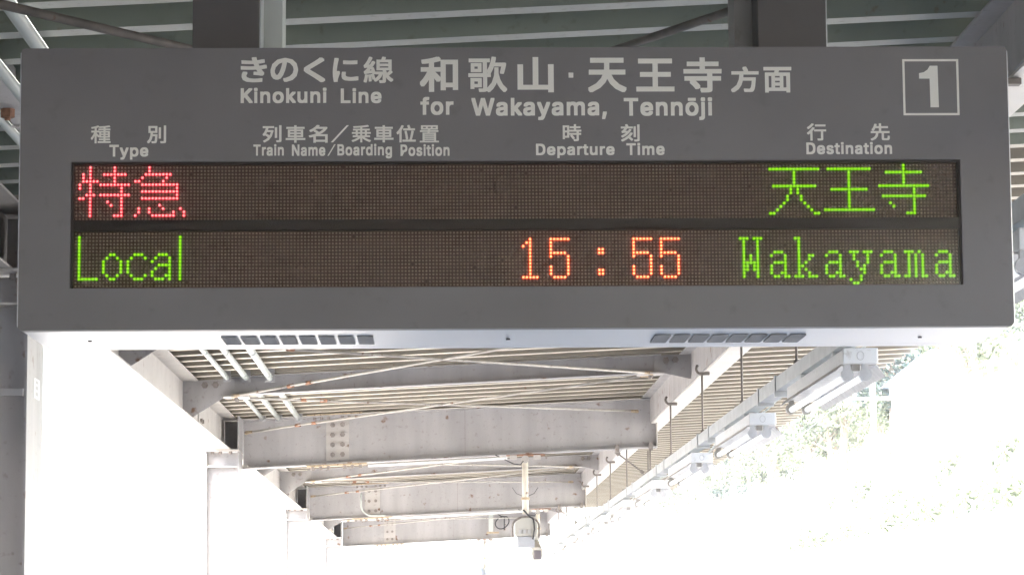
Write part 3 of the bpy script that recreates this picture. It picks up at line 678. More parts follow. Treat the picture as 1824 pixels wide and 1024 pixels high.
# outlines of the Latin letters: letter: (advance, vertices, faces), 1000 units to the em
GLYPHS = {
',': (188,[(38,-119),(68,71),(137,71),(84,-119)],[(0,2,1),(0,3,2)]),
'B': (456,[(60,0),(60,509),(241,509),(289,504),(329,491),(359,469),(381,442),(394,410),(398,374),(395,344),(387,320),(373,301),(356,286),(336,275),(315,267),(315,262),(339,257),(363,245),(385,227),(402,203),(414,173),(418,136),(413,100),(400,67),(377,39),(344,18),(301,4),(247,0),(125,57),(245,57),(296,63),(330,80),(349,105),(355,137),(352,161),(342,184),(327,203),(306,218),(279,228),(248,231),(125,231),(125,285),(238,285),(265,288),(288,296),(308,309),(323,326),(333,348),(336,372),(330,403),(313,429),(283,446),(240,452),(125,452)],[(0,53,1),(53,2,1),(53,3,2),(53,4,3),(53,5,4),(53,52,5),(52,6,5),(0,41,53),(51,6,52),(50,6,51),(50,7,6),(49,7,50),(49,8,7),(48,8,49),(48,9,8),(47,9,48),(46,9,47),(46,10,9),(45,10,46),(45,11,10),(44,11,45),(44,12,11),(43,12,44),(42,12,43),(42,13,12),(0,40,41),(40,42,41),(40,13,42),(40,14,13),(40,15,14),(40,16,15),(40,17,16),(40,39,17),(39,18,17),(0,28,40),(38,18,39),(37,18,38),(37,19,18),(36,19,37),(36,20,19),(35,20,36),(34,20,35),(34,21,20),(33,21,34),(32,21,33),(32,22,21),(31,22,32),(31,23,22),(30,23,31),(30,24,23),(29,24,30),(0,29,28),(0,24,29),(0,25,24),(0,26,25),(0,27,26)]),
'D': (502,[(219,0),(96,0),(96,57),(215,57),(272,63),(318,81),(354,110),(379,149),(394,198),(399,255),(394,312),(379,361),(354,399),(320,428),(275,446),(221,452),(93,452),(93,509),(225,509),(294,501),(353,478),(399,441),(433,391),(455,329),(462,255),(455,181),(433,119),(398,68),(351,31),(291,8),(125,509),(125,0),(60,0),(60,509)],[(32,17,33),(17,30,33),(32,16,17),(30,18,17),(31,18,30),(31,15,18),(15,19,18),(15,20,19),(15,21,20),(32,15,16),(32,2,15),(2,31,15),(31,14,15),(31,13,14),(31,12,13),(31,11,12),(31,10,11),(31,9,10),(31,8,9),(31,3,8),(3,7,8),(3,6,7),(3,5,6),(3,4,5),(32,1,2),(31,3,2)]),
'K': (467,[(104,145),(104,216),(122,239),(139,261),(157,282),(174,303),(193,324),(212,344),(364,509),(448,509),(231,276),(228,276),(60,0),(60,509),(125,509),(125,334),(124,225),(125,193),(125,0),(372,0),(188,259),(228,309),(449,0)],[(12,14,13),(12,15,14),(7,9,8),(7,21,9),(21,10,9),(6,21,7),(12,1,15),(1,2,15),(2,16,15),(5,21,6),(5,20,21),(10,22,21),(4,20,5),(3,20,4),(0,10,11),(0,22,10),(2,20,3),(2,19,20),(16,19,2),(17,19,16),(12,0,1),(18,19,17),(12,22,0),(18,22,12),(19,22,18)]),
'L': (393,[(60,0),(60,509),(125,509),(125,57),(361,57),(361,0)],[(0,2,1),(0,3,2),(0,4,3),(0,5,4)]),
'N': (523,[(60,0),(60,509),(136,509),(343,183),(352,169),(363,151),(375,130),(388,107),(401,82),(414,55),(405,54),(402,81),(401,108),(400,134),(399,157),(399,178),(399,195),(399,509),(463,509),(463,0),(387,0),(202,290),(190,310),(177,331),(164,354),(148,381),(130,413),(108,452),(119,454),(121,417),(122,384),(123,354),(124,328),(125,307),(125,291),(125,0)],[(0,27,1),(27,2,1),(27,28,2),(28,3,2),(16,18,17),(16,19,18),(29,26,28),(26,3,28),(0,29,27),(29,26,27),(0,30,29),(25,3,26),(0,31,30),(24,3,25),(23,3,24),(0,32,31),(22,3,23),(0,33,32),(21,3,22),(0,34,33),(0,35,34),(20,3,21),(15,19,16),(20,4,3),(14,19,15),(20,5,4),(13,19,14),(20,6,5),(12,19,13),(20,7,6),(11,19,12),(20,8,7),(20,10,8),(10,9,8),(10,19,11),(20,19,10)]),
'P': (445,[(60,0),(60,509),(235,509),(289,503),(332,487),(366,462),(390,430),(404,391),(409,348),(404,304),(390,265),(366,233),(332,207),(289,191),(235,186),(109,186),(109,242),(233,242),(269,246),(297,256),(318,272),(333,294),(342,319),(344,348),(342,376),(333,402),(318,423),(297,439),(268,449),(232,452),(125,452),(125,0)],[(0,30,1),(30,2,1),(30,3,2),(30,4,3),(30,5,4),(30,29,5),(29,28,5),(28,6,5),(0,16,30),(16,31,30),(27,6,28),(26,6,27),(26,7,6),(25,7,26),(24,7,25),(24,8,7),(23,8,24),(22,8,23),(22,9,8),(21,9,22),(21,10,9),(20,10,21),(19,10,20),(19,11,10),(18,11,19),(17,11,18),(0,15,16),(31,17,16),(31,14,17),(14,11,17),(14,12,11),(14,13,12),(0,14,15),(0,31,14)]),
'T': (449,[(32,452),(32,509),(417,509),(417,452),(257,452),(257,0),(193,0),(193,452)],[(0,2,1),(0,3,2),(7,3,0),(6,4,7),(4,3,7),(6,5,4)]),
'W': (686,[(155,0),(16,509),(82,509),(163,196),(170,171),(175,145),(181,120),(187,94),(192,67),(197,40),(189,40),(194,67),(200,94),(205,120),(211,145),(218,171),(224,196),(306,509),(380,509),(462,196),(468,171),(474,145),(480,120),(486,94),(492,67),(497,40),(488,40),(493,67),(499,94),(504,120),(510,145),(517,171),(523,196),(603,509),(670,509),(530,0),(455,0),(368,323),(359,356),(351,391),(344,431),(336,475),(350,475),(342,433),(335,395),(327,359),(318,323),(230,0)],[(0,2,1),(0,3,2),(16,41,17),(41,18,17),(41,42,18),(42,19,18),(32,34,33),(32,35,34),(16,43,41),(43,40,41),(43,40,42),(40,19,42),(16,44,43),(39,19,40),(16,45,44),(38,19,39),(16,46,45),(37,19,38),(16,47,46),(36,19,37),(0,4,3),(15,47,16),(36,20,19),(31,35,32),(0,5,4),(14,47,15),(36,21,20),(30,35,31),(0,6,5),(13,47,14),(36,22,21),(29,35,30),(0,7,6),(12,47,13),(36,23,22),(28,35,29),(0,8,7),(11,47,12),(36,24,23),(27,35,28),(0,10,8),(10,9,8),(10,47,11),(36,26,24),(26,25,24),(26,35,27),(0,47,10),(36,35,26)]),
'a': (389,[(160,-9),(126,-5),(94,5),(68,22),(48,45),(35,73),(30,108),(34,138),(43,161),(58,179),(78,193),(100,203),(125,211),(152,216),(178,220),(209,224),(234,227),(252,230),(265,235),(273,243),(276,255),(276,257),(273,279),(267,297),(256,311),(240,322),(220,329),(196,331),(171,329),(149,322),(132,313),(118,301),(107,288),(100,274),(41,291),(57,322),(79,346),(104,364),(133,375),(163,382),(194,384),(215,383),(239,379),(263,372),(286,360),(306,343),(322,320),(333,290),(337,251),(337,0),(277,0),(277,52),(272,52),(264,38),(252,25),(236,12),(215,1),(190,-6),(170,45),(202,49),(228,59),(248,74),(263,93),(272,115),(276,138),(276,190),(270,186),(259,182),(246,179),(231,176),(216,173),(200,171),(186,169),(175,168),(154,164),(134,159),(117,150),(103,139),(95,124),(92,105),(94,87),(102,72),(114,61),(130,52),(149,47)],[(39,41,40),(39,42,41),(38,42,39),(38,43,42),(37,43,38),(37,44,43),(36,44,37),(36,45,44),(35,45,36),(35,27,45),(27,46,45),(35,28,27),(26,46,27),(35,29,28),(25,46,26),(35,30,29),(34,30,35),(24,46,25),(24,47,46),(34,31,30),(23,47,24),(34,32,31),(22,47,23),(33,32,34),(22,48,47),(21,48,22),(20,48,21),(19,48,20),(19,49,48),(18,49,19),(17,65,18),(65,49,18),(16,65,17),(15,65,16),(14,65,15),(13,65,14),(12,65,13),(11,65,12),(10,65,11),(9,65,10),(9,66,65),(64,49,65),(9,67,66),(9,68,67),(8,68,9),(8,69,68),(8,70,69),(8,71,70),(8,72,71),(8,73,72),(8,74,73),(8,75,74),(7,75,8),(7,76,75),(7,77,76),(7,78,77),(63,49,64),(6,78,7),(6,79,78),(62,49,63),(5,79,6),(5,80,79),(61,51,62),(51,49,62),(5,81,80),(60,51,61),(4,81,5),(4,82,81),(4,83,82),(59,52,60),(52,51,60),(4,84,83),(59,53,52),(50,49,51),(58,53,59),(4,58,84),(4,53,58),(3,53,4),(3,54,53),(3,55,54),(2,55,3),(2,56,55),(1,56,2),(1,57,56),(0,57,1)]),
'd': (424,[(195,-8),(151,-2),(111,16),(79,45),(55,84),(39,133),(34,189),(39,245),(55,293),(79,332),(112,361),(151,378),(196,384),(228,381),(253,373),(272,360),(287,346),(298,331),(306,319),(311,319),(311,509),(372,509),(372,0),(313,0),(313,59),(307,59),(298,46),(287,31),(272,17),(252,4),(227,-5),(205,47),(236,51),(263,65),(284,86),(299,115),(309,150),(312,189),(309,229),(300,263),(284,291),(263,312),(237,325),(205,330),(172,325),(145,311),(124,290),(108,261),(99,227),(96,189),(99,151),(109,117),(124,88),(145,66),(172,51)],[(19,21,20),(19,22,21),(11,13,12),(11,14,13),(10,14,11),(10,15,14),(9,15,10),(9,16,15),(9,17,16),(8,44,9),(44,43,9),(43,17,9),(43,18,17),(42,18,43),(41,18,42),(8,45,44),(41,19,18),(41,40,19),(40,39,19),(39,22,19),(8,46,45),(7,46,8),(7,47,46),(38,22,39),(7,48,47),(6,48,7),(37,22,38),(6,49,48),(6,50,49),(36,22,37),(5,50,6),(5,51,50),(35,22,36),(4,51,5),(4,52,51),(34,24,35),(24,22,35),(4,53,52),(33,24,34),(3,53,4),(3,54,53),(32,25,33),(25,24,33),(32,26,25),(23,22,24),(3,31,54),(31,26,32),(3,26,31),(3,27,26),(2,27,3),(2,28,27),(2,29,28),(1,29,2),(1,30,29),(0,30,1)]),
'e': (404,[(212,-8),(161,-2),(117,16),(82,46),(56,85),(40,132),(34,187),(39,242),(55,290),(81,329),(115,359),(157,378),(205,384),(236,382),(266,374),(294,361),(319,341),(341,315),(357,282),(368,242),(371,194),(371,169),(75,169),(75,221),(338,221),(310,202),(307,237),(298,269),(283,294),(263,314),(237,326),(205,330),(173,326),(146,313),(125,294),(109,270),(99,241),(96,211),(96,178),(100,139),(110,106),(128,80),(151,61),(179,50),(212,46),(234,48),(254,53),(271,61),(285,73),(297,88),(306,105),(365,91),(353,63),(335,39),(311,19),(283,4),(249,-5)],[(11,13,12),(11,14,13),(10,14,11),(10,15,14),(10,16,15),(9,16,10),(9,31,16),(31,17,16),(9,32,31),(30,17,31),(8,32,9),(29,17,30),(8,33,32),(29,18,17),(28,18,29),(8,34,33),(27,18,28),(8,35,34),(7,35,8),(27,19,18),(7,36,35),(26,19,27),(26,24,19),(24,20,19),(6,23,7),(23,36,7),(23,37,36),(25,24,26),(6,22,23),(37,24,23),(37,20,24),(38,20,37),(38,21,20),(5,22,6),(39,21,38),(5,21,22),(5,39,21),(5,40,39),(4,40,5),(4,41,40),(49,51,50),(49,52,51),(48,52,49),(3,41,4),(3,42,41),(47,52,48),(47,53,52),(3,43,42),(46,53,47),(45,53,46),(3,44,43),(44,53,45),(3,53,44),(2,53,3),(2,54,53),(2,55,54),(1,55,2),(1,56,55),(0,56,1)]),
'f': (254,[(228,379),(228,327),(6,327),(6,379),(81,0),(81,432),(84,461),(96,486),(113,505),(135,519),(161,527),(187,530),(207,529),(222,527),(234,524),(243,521),(227,468),(222,470),(215,472),(206,473),(195,474),(171,470),(154,460),(145,443),(142,419),(142,0)],[(10,12,11),(10,13,12),(9,13,10),(9,14,13),(9,15,14),(9,16,15),(8,17,9),(17,16,9),(7,19,8),(19,18,8),(18,17,8),(6,20,7),(20,19,7),(6,21,20),(6,22,21),(5,22,6),(5,23,22),(5,24,23),(4,24,5),(4,25,24),(2,0,3),(2,1,0)]),
'g': (425,[(207,-151),(168,-148),(134,-140),(105,-127),(82,-110),(64,-91),(51,-69),(101,-41),(110,-53),(122,-66),(136,-78),(154,-88),(178,-95),(207,-97),(249,-92),(282,-75),(304,-47),(311,-6),(311,68),(306,68),(298,56),(287,41),(272,28),(252,16),(227,8),(195,5),(152,10),(113,27),(80,53),(55,90),(39,136),(34,191),(39,246),(55,293),(80,332),(112,361),(152,378),(196,384),(228,382),(253,373),(273,360),(288,346),(299,331),(308,319),(313,319),(313,379),(372,379),(372,-9),(367,-54),(350,-90),(324,-117),(291,-136),(251,-147),(205,59),(237,63),(264,75),(285,95),(300,121),(309,154),(312,193),(309,231),(300,264),(285,291),(264,312),(237,325),(205,330),(172,325),(145,312),(124,290),(109,262),(99,229),(96,193),(99,155),(109,123),(124,96),(145,76),(172,63)],[(36,38,37),(36,39,38),(44,46,45),(44,47,46),(35,39,36),(35,40,39),(34,40,35),(34,41,40),(34,42,41),(33,66,34),(66,65,34),(65,42,34),(65,43,42),(64,43,65),(63,43,64),(33,67,66),(63,44,43),(63,62,44),(62,61,44),(61,60,44),(60,47,44),(33,68,67),(32,68,33),(32,69,68),(32,70,69),(31,70,32),(59,47,60),(31,71,70),(31,72,71),(58,47,59),(30,72,31),(30,73,72),(57,47,58),(29,73,30),(29,74,73),(56,18,57),(18,47,57),(29,75,74),(55,18,56),(28,75,29),(28,76,75),(54,19,55),(19,18,55),(54,20,19),(17,47,18),(28,53,76),(53,20,54),(28,20,53),(28,21,20),(27,21,28),(27,22,21),(27,23,22),(26,23,27),(26,24,23),(25,24,26),(16,47,17),(16,48,47),(6,8,7),(15,48,16),(6,9,8),(15,49,48),(6,10,9),(5,10,6),(14,49,15),(5,11,10),(5,12,11),(14,50,49),(4,12,5),(13,50,14),(4,13,12),(4,50,13),(3,50,4),(3,51,50),(2,51,3),(2,52,51),(1,52,2),(1,0,52)]),
'i': (167,[(84,443),(67,446),(54,455),(44,468),(41,483),(44,499),(54,512),(67,521),(84,524),(100,521),(114,512),(123,499),(126,483),(123,468),(114,455),(100,446),(53,0),(53,379),(114,379),(114,0)],[(16,18,17),(16,19,18),(7,9,8),(6,9,7),(6,10,9),(5,10,6),(5,11,10),(4,11,5),(4,12,11),(3,12,4),(3,13,12),(2,13,3),(2,14,13),(1,14,2),(1,15,14),(0,15,1)]),
'j': (167,[(83,443),(67,446),(53,455),(44,468),(41,483),(44,499),(53,512),(67,521),(83,524),(100,521),(114,512),(123,499),(126,483),(123,468),(114,455),(100,446),(53,379),(114,379),(114,-30),(111,-63),(102,-90),(86,-113),(65,-129),(37,-139),(4,-143),(-10,-143),(-10,-87),(2,-87),(25,-83),(40,-72),(50,-54),(53,-29)],[(31,17,16),(31,18,17),(30,18,31),(30,19,18),(29,19,30),(29,20,19),(28,20,29),(27,20,28),(25,27,26),(25,20,27),(25,21,20),(25,22,21),(25,23,22),(25,24,23),(7,9,8),(6,9,7),(6,10,9),(5,10,6),(5,11,10),(4,11,5),(4,12,11),(3,12,4),(3,13,12),(2,13,3),(2,14,13),(1,14,2),(1,15,14),(0,15,1)]),
'k': (381,[(110,137),(110,212),(121,212),(284,379),(360,379),(184,199),(177,199),(53,0),(53,509),(114,509),(114,0),(294,0),(148,186),(191,229),(372,0)],[(7,9,8),(7,1,9),(1,10,9),(2,4,3),(2,13,4),(13,5,4),(2,12,13),(5,14,13),(7,0,1),(10,2,1),(10,12,2),(0,5,6),(0,14,5),(10,11,12),(7,14,0),(10,14,7),(11,14,10)]),
'm': (610,[(53,0),(53,379),(112,379),(112,295),(108,295),(118,323),(132,346),(151,363),(172,376),(195,384),(219,386),(257,380),(287,361),(309,331),(321,295),(312,295),(322,321),(337,343),(357,361),(381,375),(407,383),(437,386),(468,383),(497,372),(522,354),(541,328),(553,296),(557,255),(557,0),(496,0),(496,254),(490,289),(473,313),(447,326),(419,330),(395,328),(374,320),(358,307),(345,290),(338,270),(335,247),(335,0),(274,0),(274,260),(269,288),(253,311),(229,326),(199,330),(178,328),(158,320),(140,307),(126,289),(117,266),(114,238),(114,0)],[(9,11,10),(20,22,21),(8,11,9),(19,22,20),(19,23,22),(8,12,11),(0,2,1),(0,4,2),(4,3,2),(7,12,8),(18,23,19),(18,24,23),(6,12,7),(17,24,18),(6,13,12),(17,25,24),(5,47,6),(47,13,6),(16,34,17),(34,25,17),(47,46,13),(46,14,13),(5,48,47),(16,35,34),(33,25,34),(33,26,25),(5,49,48),(16,36,35),(32,26,33),(45,14,46),(4,49,5),(15,36,16),(4,50,49),(15,37,36),(31,26,32),(44,15,45),(15,14,45),(4,51,50),(15,38,37),(31,27,26),(0,52,4),(52,51,4),(44,38,15),(44,39,38),(30,27,31),(43,39,44),(43,40,39),(0,53,52),(42,40,43),(30,28,27),(29,28,30),(42,41,40),(0,54,53)]),
'n': (410,[(114,227),(114,0),(53,0),(53,379),(112,379),(112,287),(102,287),(124,332),(152,362),(187,379),(227,384),(264,380),(295,369),(321,349),(341,321),(353,285),(357,240),(357,0),(296,0),(296,235),(290,275),(273,304),(246,323),(210,329),(184,326),(161,317),(141,303),(126,283),(117,257)],[(9,11,10),(9,12,11),(2,4,3),(2,6,4),(6,5,4),(8,12,9),(8,13,12),(7,13,8),(7,23,13),(23,14,13),(6,25,7),(25,24,7),(24,23,7),(22,14,23),(21,14,22),(21,15,14),(6,26,25),(20,15,21),(6,27,26),(2,28,6),(28,27,6),(20,16,15),(19,16,20),(2,0,28),(19,17,16),(18,17,19),(2,1,0)]),
'o': (415,[(207,-8),(159,-2),(117,16),(82,46),(56,85),(40,133),(34,187),(40,243),(56,291),(82,330),(117,360),(159,378),(207,384),(256,378),(299,360),(333,330),(359,291),(376,243),(381,187),(376,133),(359,85),(333,46),(299,16),(256,-2),(207,46),(242,51),(270,66),(292,89),(307,117),(316,151),(319,187),(316,224),(307,258),(292,287),(270,310),(242,325),(207,330),(173,325),(145,310),(124,287),(108,258),(99,224),(96,187),(99,151),(108,117),(124,89),(145,66),(173,51)],[(11,13,12),(10,13,11),(10,14,13),(9,14,10),(9,15,14),(8,37,9),(37,36,9),(36,15,9),(36,35,15),(35,16,15),(8,38,37),(34,16,35),(8,39,38),(33,16,34),(7,39,8),(33,17,16),(7,40,39),(32,17,33),(7,41,40),(31,17,32),(6,41,7),(31,18,17),(6,42,41),(30,18,31),(5,42,6),(5,43,42),(29,18,30),(29,19,18),(5,44,43),(28,19,29),(28,20,19),(4,44,5),(4,45,44),(27,20,28),(4,46,45),(26,20,27),(3,46,4),(26,21,20),(3,47,46),(25,21,26),(3,24,47),(24,21,25),(3,21,24),(2,21,3),(2,22,21),(1,22,2),(1,23,22),(0,23,1)]),
'p': (424,[(53,-143),(53,379),(112,379),(112,319),(118,319),(126,331),(137,346),(152,360),(171,373),(197,381),(229,384),(274,378),(313,361),(345,332),(370,293),(385,245),(390,189),(385,133),(370,84),(346,45),(313,16),(274,-2),(229,-8),(198,-5),(173,4),(153,17),(138,31),(127,46),(118,59),(114,59),(114,-143),(220,47),(253,51),(279,66),(301,88),(316,117),(325,151),(328,189),(325,227),(316,261),(301,290),(280,311),(253,325),(220,330),(188,325),(161,312),(140,291),(125,263),(116,229),(113,189),(116,150),(125,115),(140,86),(162,65),(188,51)],[(9,11,10),(8,11,9),(0,2,1),(0,3,2),(8,12,11),(7,12,8),(7,13,12),(6,13,7),(5,13,6),(5,43,13),(43,42,13),(42,14,13),(4,43,5),(4,44,43),(4,45,44),(41,14,42),(0,4,3),(0,48,4),(48,47,4),(47,46,4),(46,45,4),(40,14,41),(40,15,14),(39,15,40),(38,15,39),(38,16,15),(0,49,48),(37,16,38),(0,50,49),(36,16,37),(36,17,16),(35,17,36),(0,51,50),(35,18,17),(34,18,35),(0,29,51),(29,52,51),(33,18,34),(29,53,52),(33,19,18),(32,19,33),(29,28,53),(28,54,53),(0,30,29),(27,54,28),(31,19,32),(27,31,54),(27,19,31),(26,19,27),(26,20,19),(25,20,26),(24,20,25),(24,21,20),(23,21,24),(23,22,21)]),
'r': (259,[(53,0),(53,379),(112,379),(112,321),(115,321),(130,347),(152,367),(181,380),(213,385),(221,385),(229,384),(237,384),(243,384),(243,322),(239,323),(230,324),(219,325),(207,326),(182,323),(159,315),(140,301),(126,284),(117,262),(114,237),(114,0)],[(7,9,8),(7,10,9),(7,11,10),(7,12,11),(7,13,12),(6,13,7),(0,2,1),(0,3,2),(5,13,6),(4,17,5),(17,16,5),(16,15,5),(15,14,5),(14,13,5),(4,18,17),(4,19,18),(0,4,3),(0,22,4),(22,21,4),(21,20,4),(20,19,4),(0,23,22),(0,24,23)]),
's': (365,[(182,-8),(145,-5),(112,3),(84,18),(62,38),(45,63),(36,94),(94,107),(105,79),(124,60),(150,49),(181,45),(217,50),(244,62),(262,81),(268,103),(265,121),(254,136),(237,147),(212,155),(149,170),(104,186),(72,208),(53,237),(47,274),(51,305),(65,332),(87,354),(115,370),(149,381),(187,384),(223,381),(254,372),(279,358),(299,339),(314,316),(324,290),(268,277),(258,298),(243,316),(219,328),(187,333),(156,329),(131,317),(114,299),(109,277),(112,258),(124,243),(144,232),(172,223),(229,209),(275,194),(306,171),(325,142),(331,107),(326,75),(312,47),(290,24),(260,6),(223,-5)],[(29,31,30),(29,32,31),(28,32,29),(28,33,32),(27,33,28),(27,34,33),(26,34,27),(26,41,34),(41,35,34),(26,42,41),(40,35,41),(25,42,26),(25,43,42),(39,35,40),(25,44,43),(39,36,35),(38,36,39),(24,44,25),(24,45,44),(37,36,38),(24,46,45),(23,46,24),(23,47,46),(23,48,47),(22,48,23),(22,49,48),(22,50,49),(22,51,50),(21,51,22),(21,52,51),(20,52,21),(20,53,52),(19,53,20),(18,53,19),(17,53,18),(17,54,53),(16,54,17),(15,54,16),(6,8,7),(15,55,54),(14,55,15),(5,8,6),(13,55,14),(5,9,8),(13,56,55),(4,9,5),(12,56,13),(4,10,9),(11,56,12),(4,11,10),(11,57,56),(4,57,11),(3,57,4),(3,58,57),(2,58,3),(2,59,58),(1,59,2),(1,0,59)]),
't': (227,[(204,379),(204,327),(6,327),(6,379),(65,471),(126,471),(126,98),(128,76),(136,61),(150,53),(170,50),(177,50),(185,51),(194,52),(202,54),(213,2),(203,-1),(192,-3),(180,-4),(168,-4),(125,2),(92,21),(72,52),(65,93)],[(23,5,4),(23,6,5),(2,0,3),(2,1,0),(23,7,6),(22,7,23),(22,8,7),(22,9,8),(13,15,14),(22,10,9),(12,15,13),(21,10,22),(11,15,12),(10,15,11),(21,15,10),(20,15,21),(19,15,20),(19,16,15),(19,17,16),(19,18,17)]),
'u': (410,[(182,-5),(146,-1),(115,11),(89,31),(69,59),(57,95),(53,139),(53,379),(114,379),(114,144),(119,105),(137,75),(164,56),(200,50),(226,53),(249,62),(268,77),(283,97),(293,122),(296,153),(296,379),(357,379),(357,0),(298,0),(298,92),(307,92),(286,47),(257,17),(222,0)],[(6,8,7),(6,9,8),(19,21,20),(19,22,21),(18,22,19),(6,10,9),(5,10,6),(17,25,18),(25,22,18),(5,11,10),(16,24,17),(24,25,17),(4,11,5),(16,26,24),(26,23,24),(26,22,25),(15,26,16),(4,12,11),(14,26,15),(3,12,4),(3,13,12),(13,26,14),(3,26,13),(3,27,26),(23,22,26),(2,27,3),(2,28,27),(1,28,2),(1,0,28)]),
'y': (389,[(47,-139),(61,-86),(71,-87),(88,-90),(104,-89),(118,-84),(130,-74),(141,-58),(151,-36),(163,-1),(17,379),(84,379),(165,155),(177,121),(187,87),(196,53),(206,21),(184,21),(193,53),(202,87),(212,121),(224,155),(305,379),(371,379),(204,-58),(191,-85),(177,-107),(159,-124),(139,-136),(117,-143),(91,-145),(77,-145),(65,-143),(54,-141)],[(9,11,10),(9,12,11),(21,23,22),(21,24,23),(9,13,12),(20,24,21),(19,16,20),(16,24,20),(9,14,13),(18,15,19),(15,16,19),(9,18,14),(18,15,14),(9,17,18),(9,16,17),(9,24,16),(8,24,9),(7,24,8),(7,25,24),(6,25,7),(5,25,6),(4,25,5),(4,26,25),(0,2,1),(0,3,2),(3,26,4),(0,26,3),(0,27,26),(0,28,27),(0,29,28),(33,29,0),(32,29,33),(32,30,29),(31,30,32)]),
'ō': (415,[(302,506),(302,458),(113,458),(113,506),(207,-8),(159,-2),(117,16),(82,46),(56,85),(40,133),(34,187),(40,243),(56,291),(82,330),(117,360),(159,378),(207,384),(256,378),(299,360),(333,330),(359,291),(376,243),(381,187),(376,133),(359,85),(333,46),(299,16),(256,-2),(207,46),(242,51),(270,66),(292,89),(307,117),(316,151),(319,187),(316,224),(307,258),(292,287),(270,310),(242,325),(207,330),(173,325),(145,310),(124,287),(108,258),(99,224),(96,187),(99,151),(108,117),(124,89),(145,66),(173,51)],[(15,17,16),(14,17,15),(14,18,17),(13,18,14),(13,19,18),(12,41,13),(41,40,13),(40,19,13),(40,39,19),(39,20,19),(12,42,41),(38,20,39),(12,43,42),(37,20,38),(11,43,12),(37,21,20),(11,44,43),(36,21,37),(11,45,44),(35,21,36),(10,45,11),(35,22,21),(10,46,45),(34,22,35),(9,46,10),(9,47,46),(33,22,34),(33,23,22),(9,48,47),(32,23,33),(32,24,23),(8,48,9),(8,49,48),(31,24,32),(8,50,49),(30,24,31),(7,50,8),(30,25,24),(7,51,50),(29,25,30),(7,28,51),(28,25,29),(7,25,28),(6,25,7),(6,26,25),(5,26,6),(5,27,26),(4,27,5),(2,0,3),(2,1,0)]),
}

GLYPHS['K'] = (440, [(60,0),(60,509),(125,509),(125,265),(345,509),(428,509),(225,290),(440,0),(360,0),(180,242),(125,182),(125,0)], [(0,1,2,3,10,11),(3,4,5,6,9,10),(6,7,8,9)])
GLYPHS['k'] = (352, [(50,0),(50,509),(112,509),(112,195),(265,374),(345,374),(190,208),(350,0),(275,0),(150,164),(112,122),(112,0)], [(0,1,2,3,10,11),(3,4,5,6,9,10),(6,7,8,9)])
GLYPHS['D'] = (478, [(60,0),(60,509),(235,509),(310,498),(380,455),(420,390),(437,300),(437,210),(420,120),(380,54),(310,11),(235,0),
               (125,58),(125,451),(232,451),(290,440),(335,405),(362,350),(372,290),(372,215),(362,155),(335,103),(290,68),(232,58)], [(i,(i+1)%12,12+(i+1)%12,12+i) for i in range(12)])
def builtin_glyph(ch):
    cu = bpy.data.curves.new('lettering', 'FONT'); cu.body = ch; cu.size = 1; cu.resolution_u = 3
    tmp = bpy.data.objects.new('tmp', cu); COL.objects.link(tmp)
    bpy.context.view_layer.update()
    me = bpy.data.meshes.new_from_object(tmp.evaluated_get(bpy.context.evaluated_depsgraph_get()))
    bpy.data.objects.remove(tmp)
    vs = [(v.co.x*1000, v.co.y*1000) for v in me.vertices]; fs = [tuple(p_.vertices) for p_ in me.polygons]
    bpy.data.meshes.remove(me)
    return vs, fs
for s, x0, z0, x1, z1, kd in TXT:
    if kd == 'l':
        vs, fs, pen = [], [], 0
        for ch in s:
            adv, gv, gf = GLYPHS[ch]; b0 = len(vs)
            vs += [(x+pen, y) for x, y in gv]; fs += [tuple(b0+i for i in f) for f in gf]
            pen += adv+42
        fat = .024*1000
    else:
        vs, fs = builtin_glyph(s); fat = (19 if s in '線歌' else 27) if z1-z0 > .06 else (14 if s in '種置乗' else 20)
    def area(f):
        return abs(sum(vs[f[i]][0]*vs[f[(i+1) % len(f)]][1]-vs[f[(i+1) % len(f)]][0]*vs[f[i]][1] for i in range(len(f))))/2
    fs = [f for f in fs if area(f) > 40]                     # no slivers
    xs = [v[0] for v in vs]; ys = [v[1] for v in vs]
    a, b_, c_, d_ = min(xs)-fat, max(xs)+fat, min(ys)-fat, max(ys)+fat
    kx, kz = (x1-x0)/(b_-a), (z1-z0)/(d_-c_)
    mb = MB()
    nv, nf_ = [], []
    for f in fs: nf_.append(tuple(range(len(nv), len(nv)+len(f)))); nv += [vs[i] for i in f]
    ly = [(.00001*(k % 9)) for k, f in enumerate(nf_) for _ in f]      # no two faces of a letter in one plane
    vs, fs = nv, nf_
    # vinyl letters cut bold: the thin outline is laid down nine times, a stroke's breadth apart, in layers
    for q in range(9):
        dx, dz = fat*(q % 3-1), fat*(q//3-1)
        mb.add([(x0+(x+dx-a)*kx, BY0-.0003-q*.00012-ly[i], z0+(y+dz-c_)*kz) for i, (x, y) in enumerate(vs)], fs)
    me = bpy.data.meshes.new('lettering'); me.from_pydata(mb.v, [], mb.f); me.materials.append(M['letter'])
    link('lettering', me, B)
def flat(pts, name='lettering'):
    mb = MB(); mb.prism(pts, 'y', BY0-.0008, BY0-.0002); return mb.build(name, M['letter'], B)
flat([(.3728, 1.5697), (.3867, 1.5697), (.3867, 1.5845), (.3728, 1.5845)])
flat([(-.3164, 1.3818), (-.3095, 1.3818), (-.264, 1.4316), (-.2705, 1.4316)])
flat([(-.3261, 1.3423), (-.3222, 1.3423), (-.3022, 1.3761), (-.3062, 1.3761)])
ox, oz, sx_ = 1.3943, 1.6024, 1/2193.
one_pts = [(818, 377), (862, 377), (864, 613), (817, 613), (816, 450), (757, 450), (757, 419), (785, 413), (806, 398)]
sc_ = (1.6024-1.4798)/(613-377)
flat([(1.3943+(a-757)*sc_, 1.6024-(b2-377)*sc_) for a, b2 in one_pts])
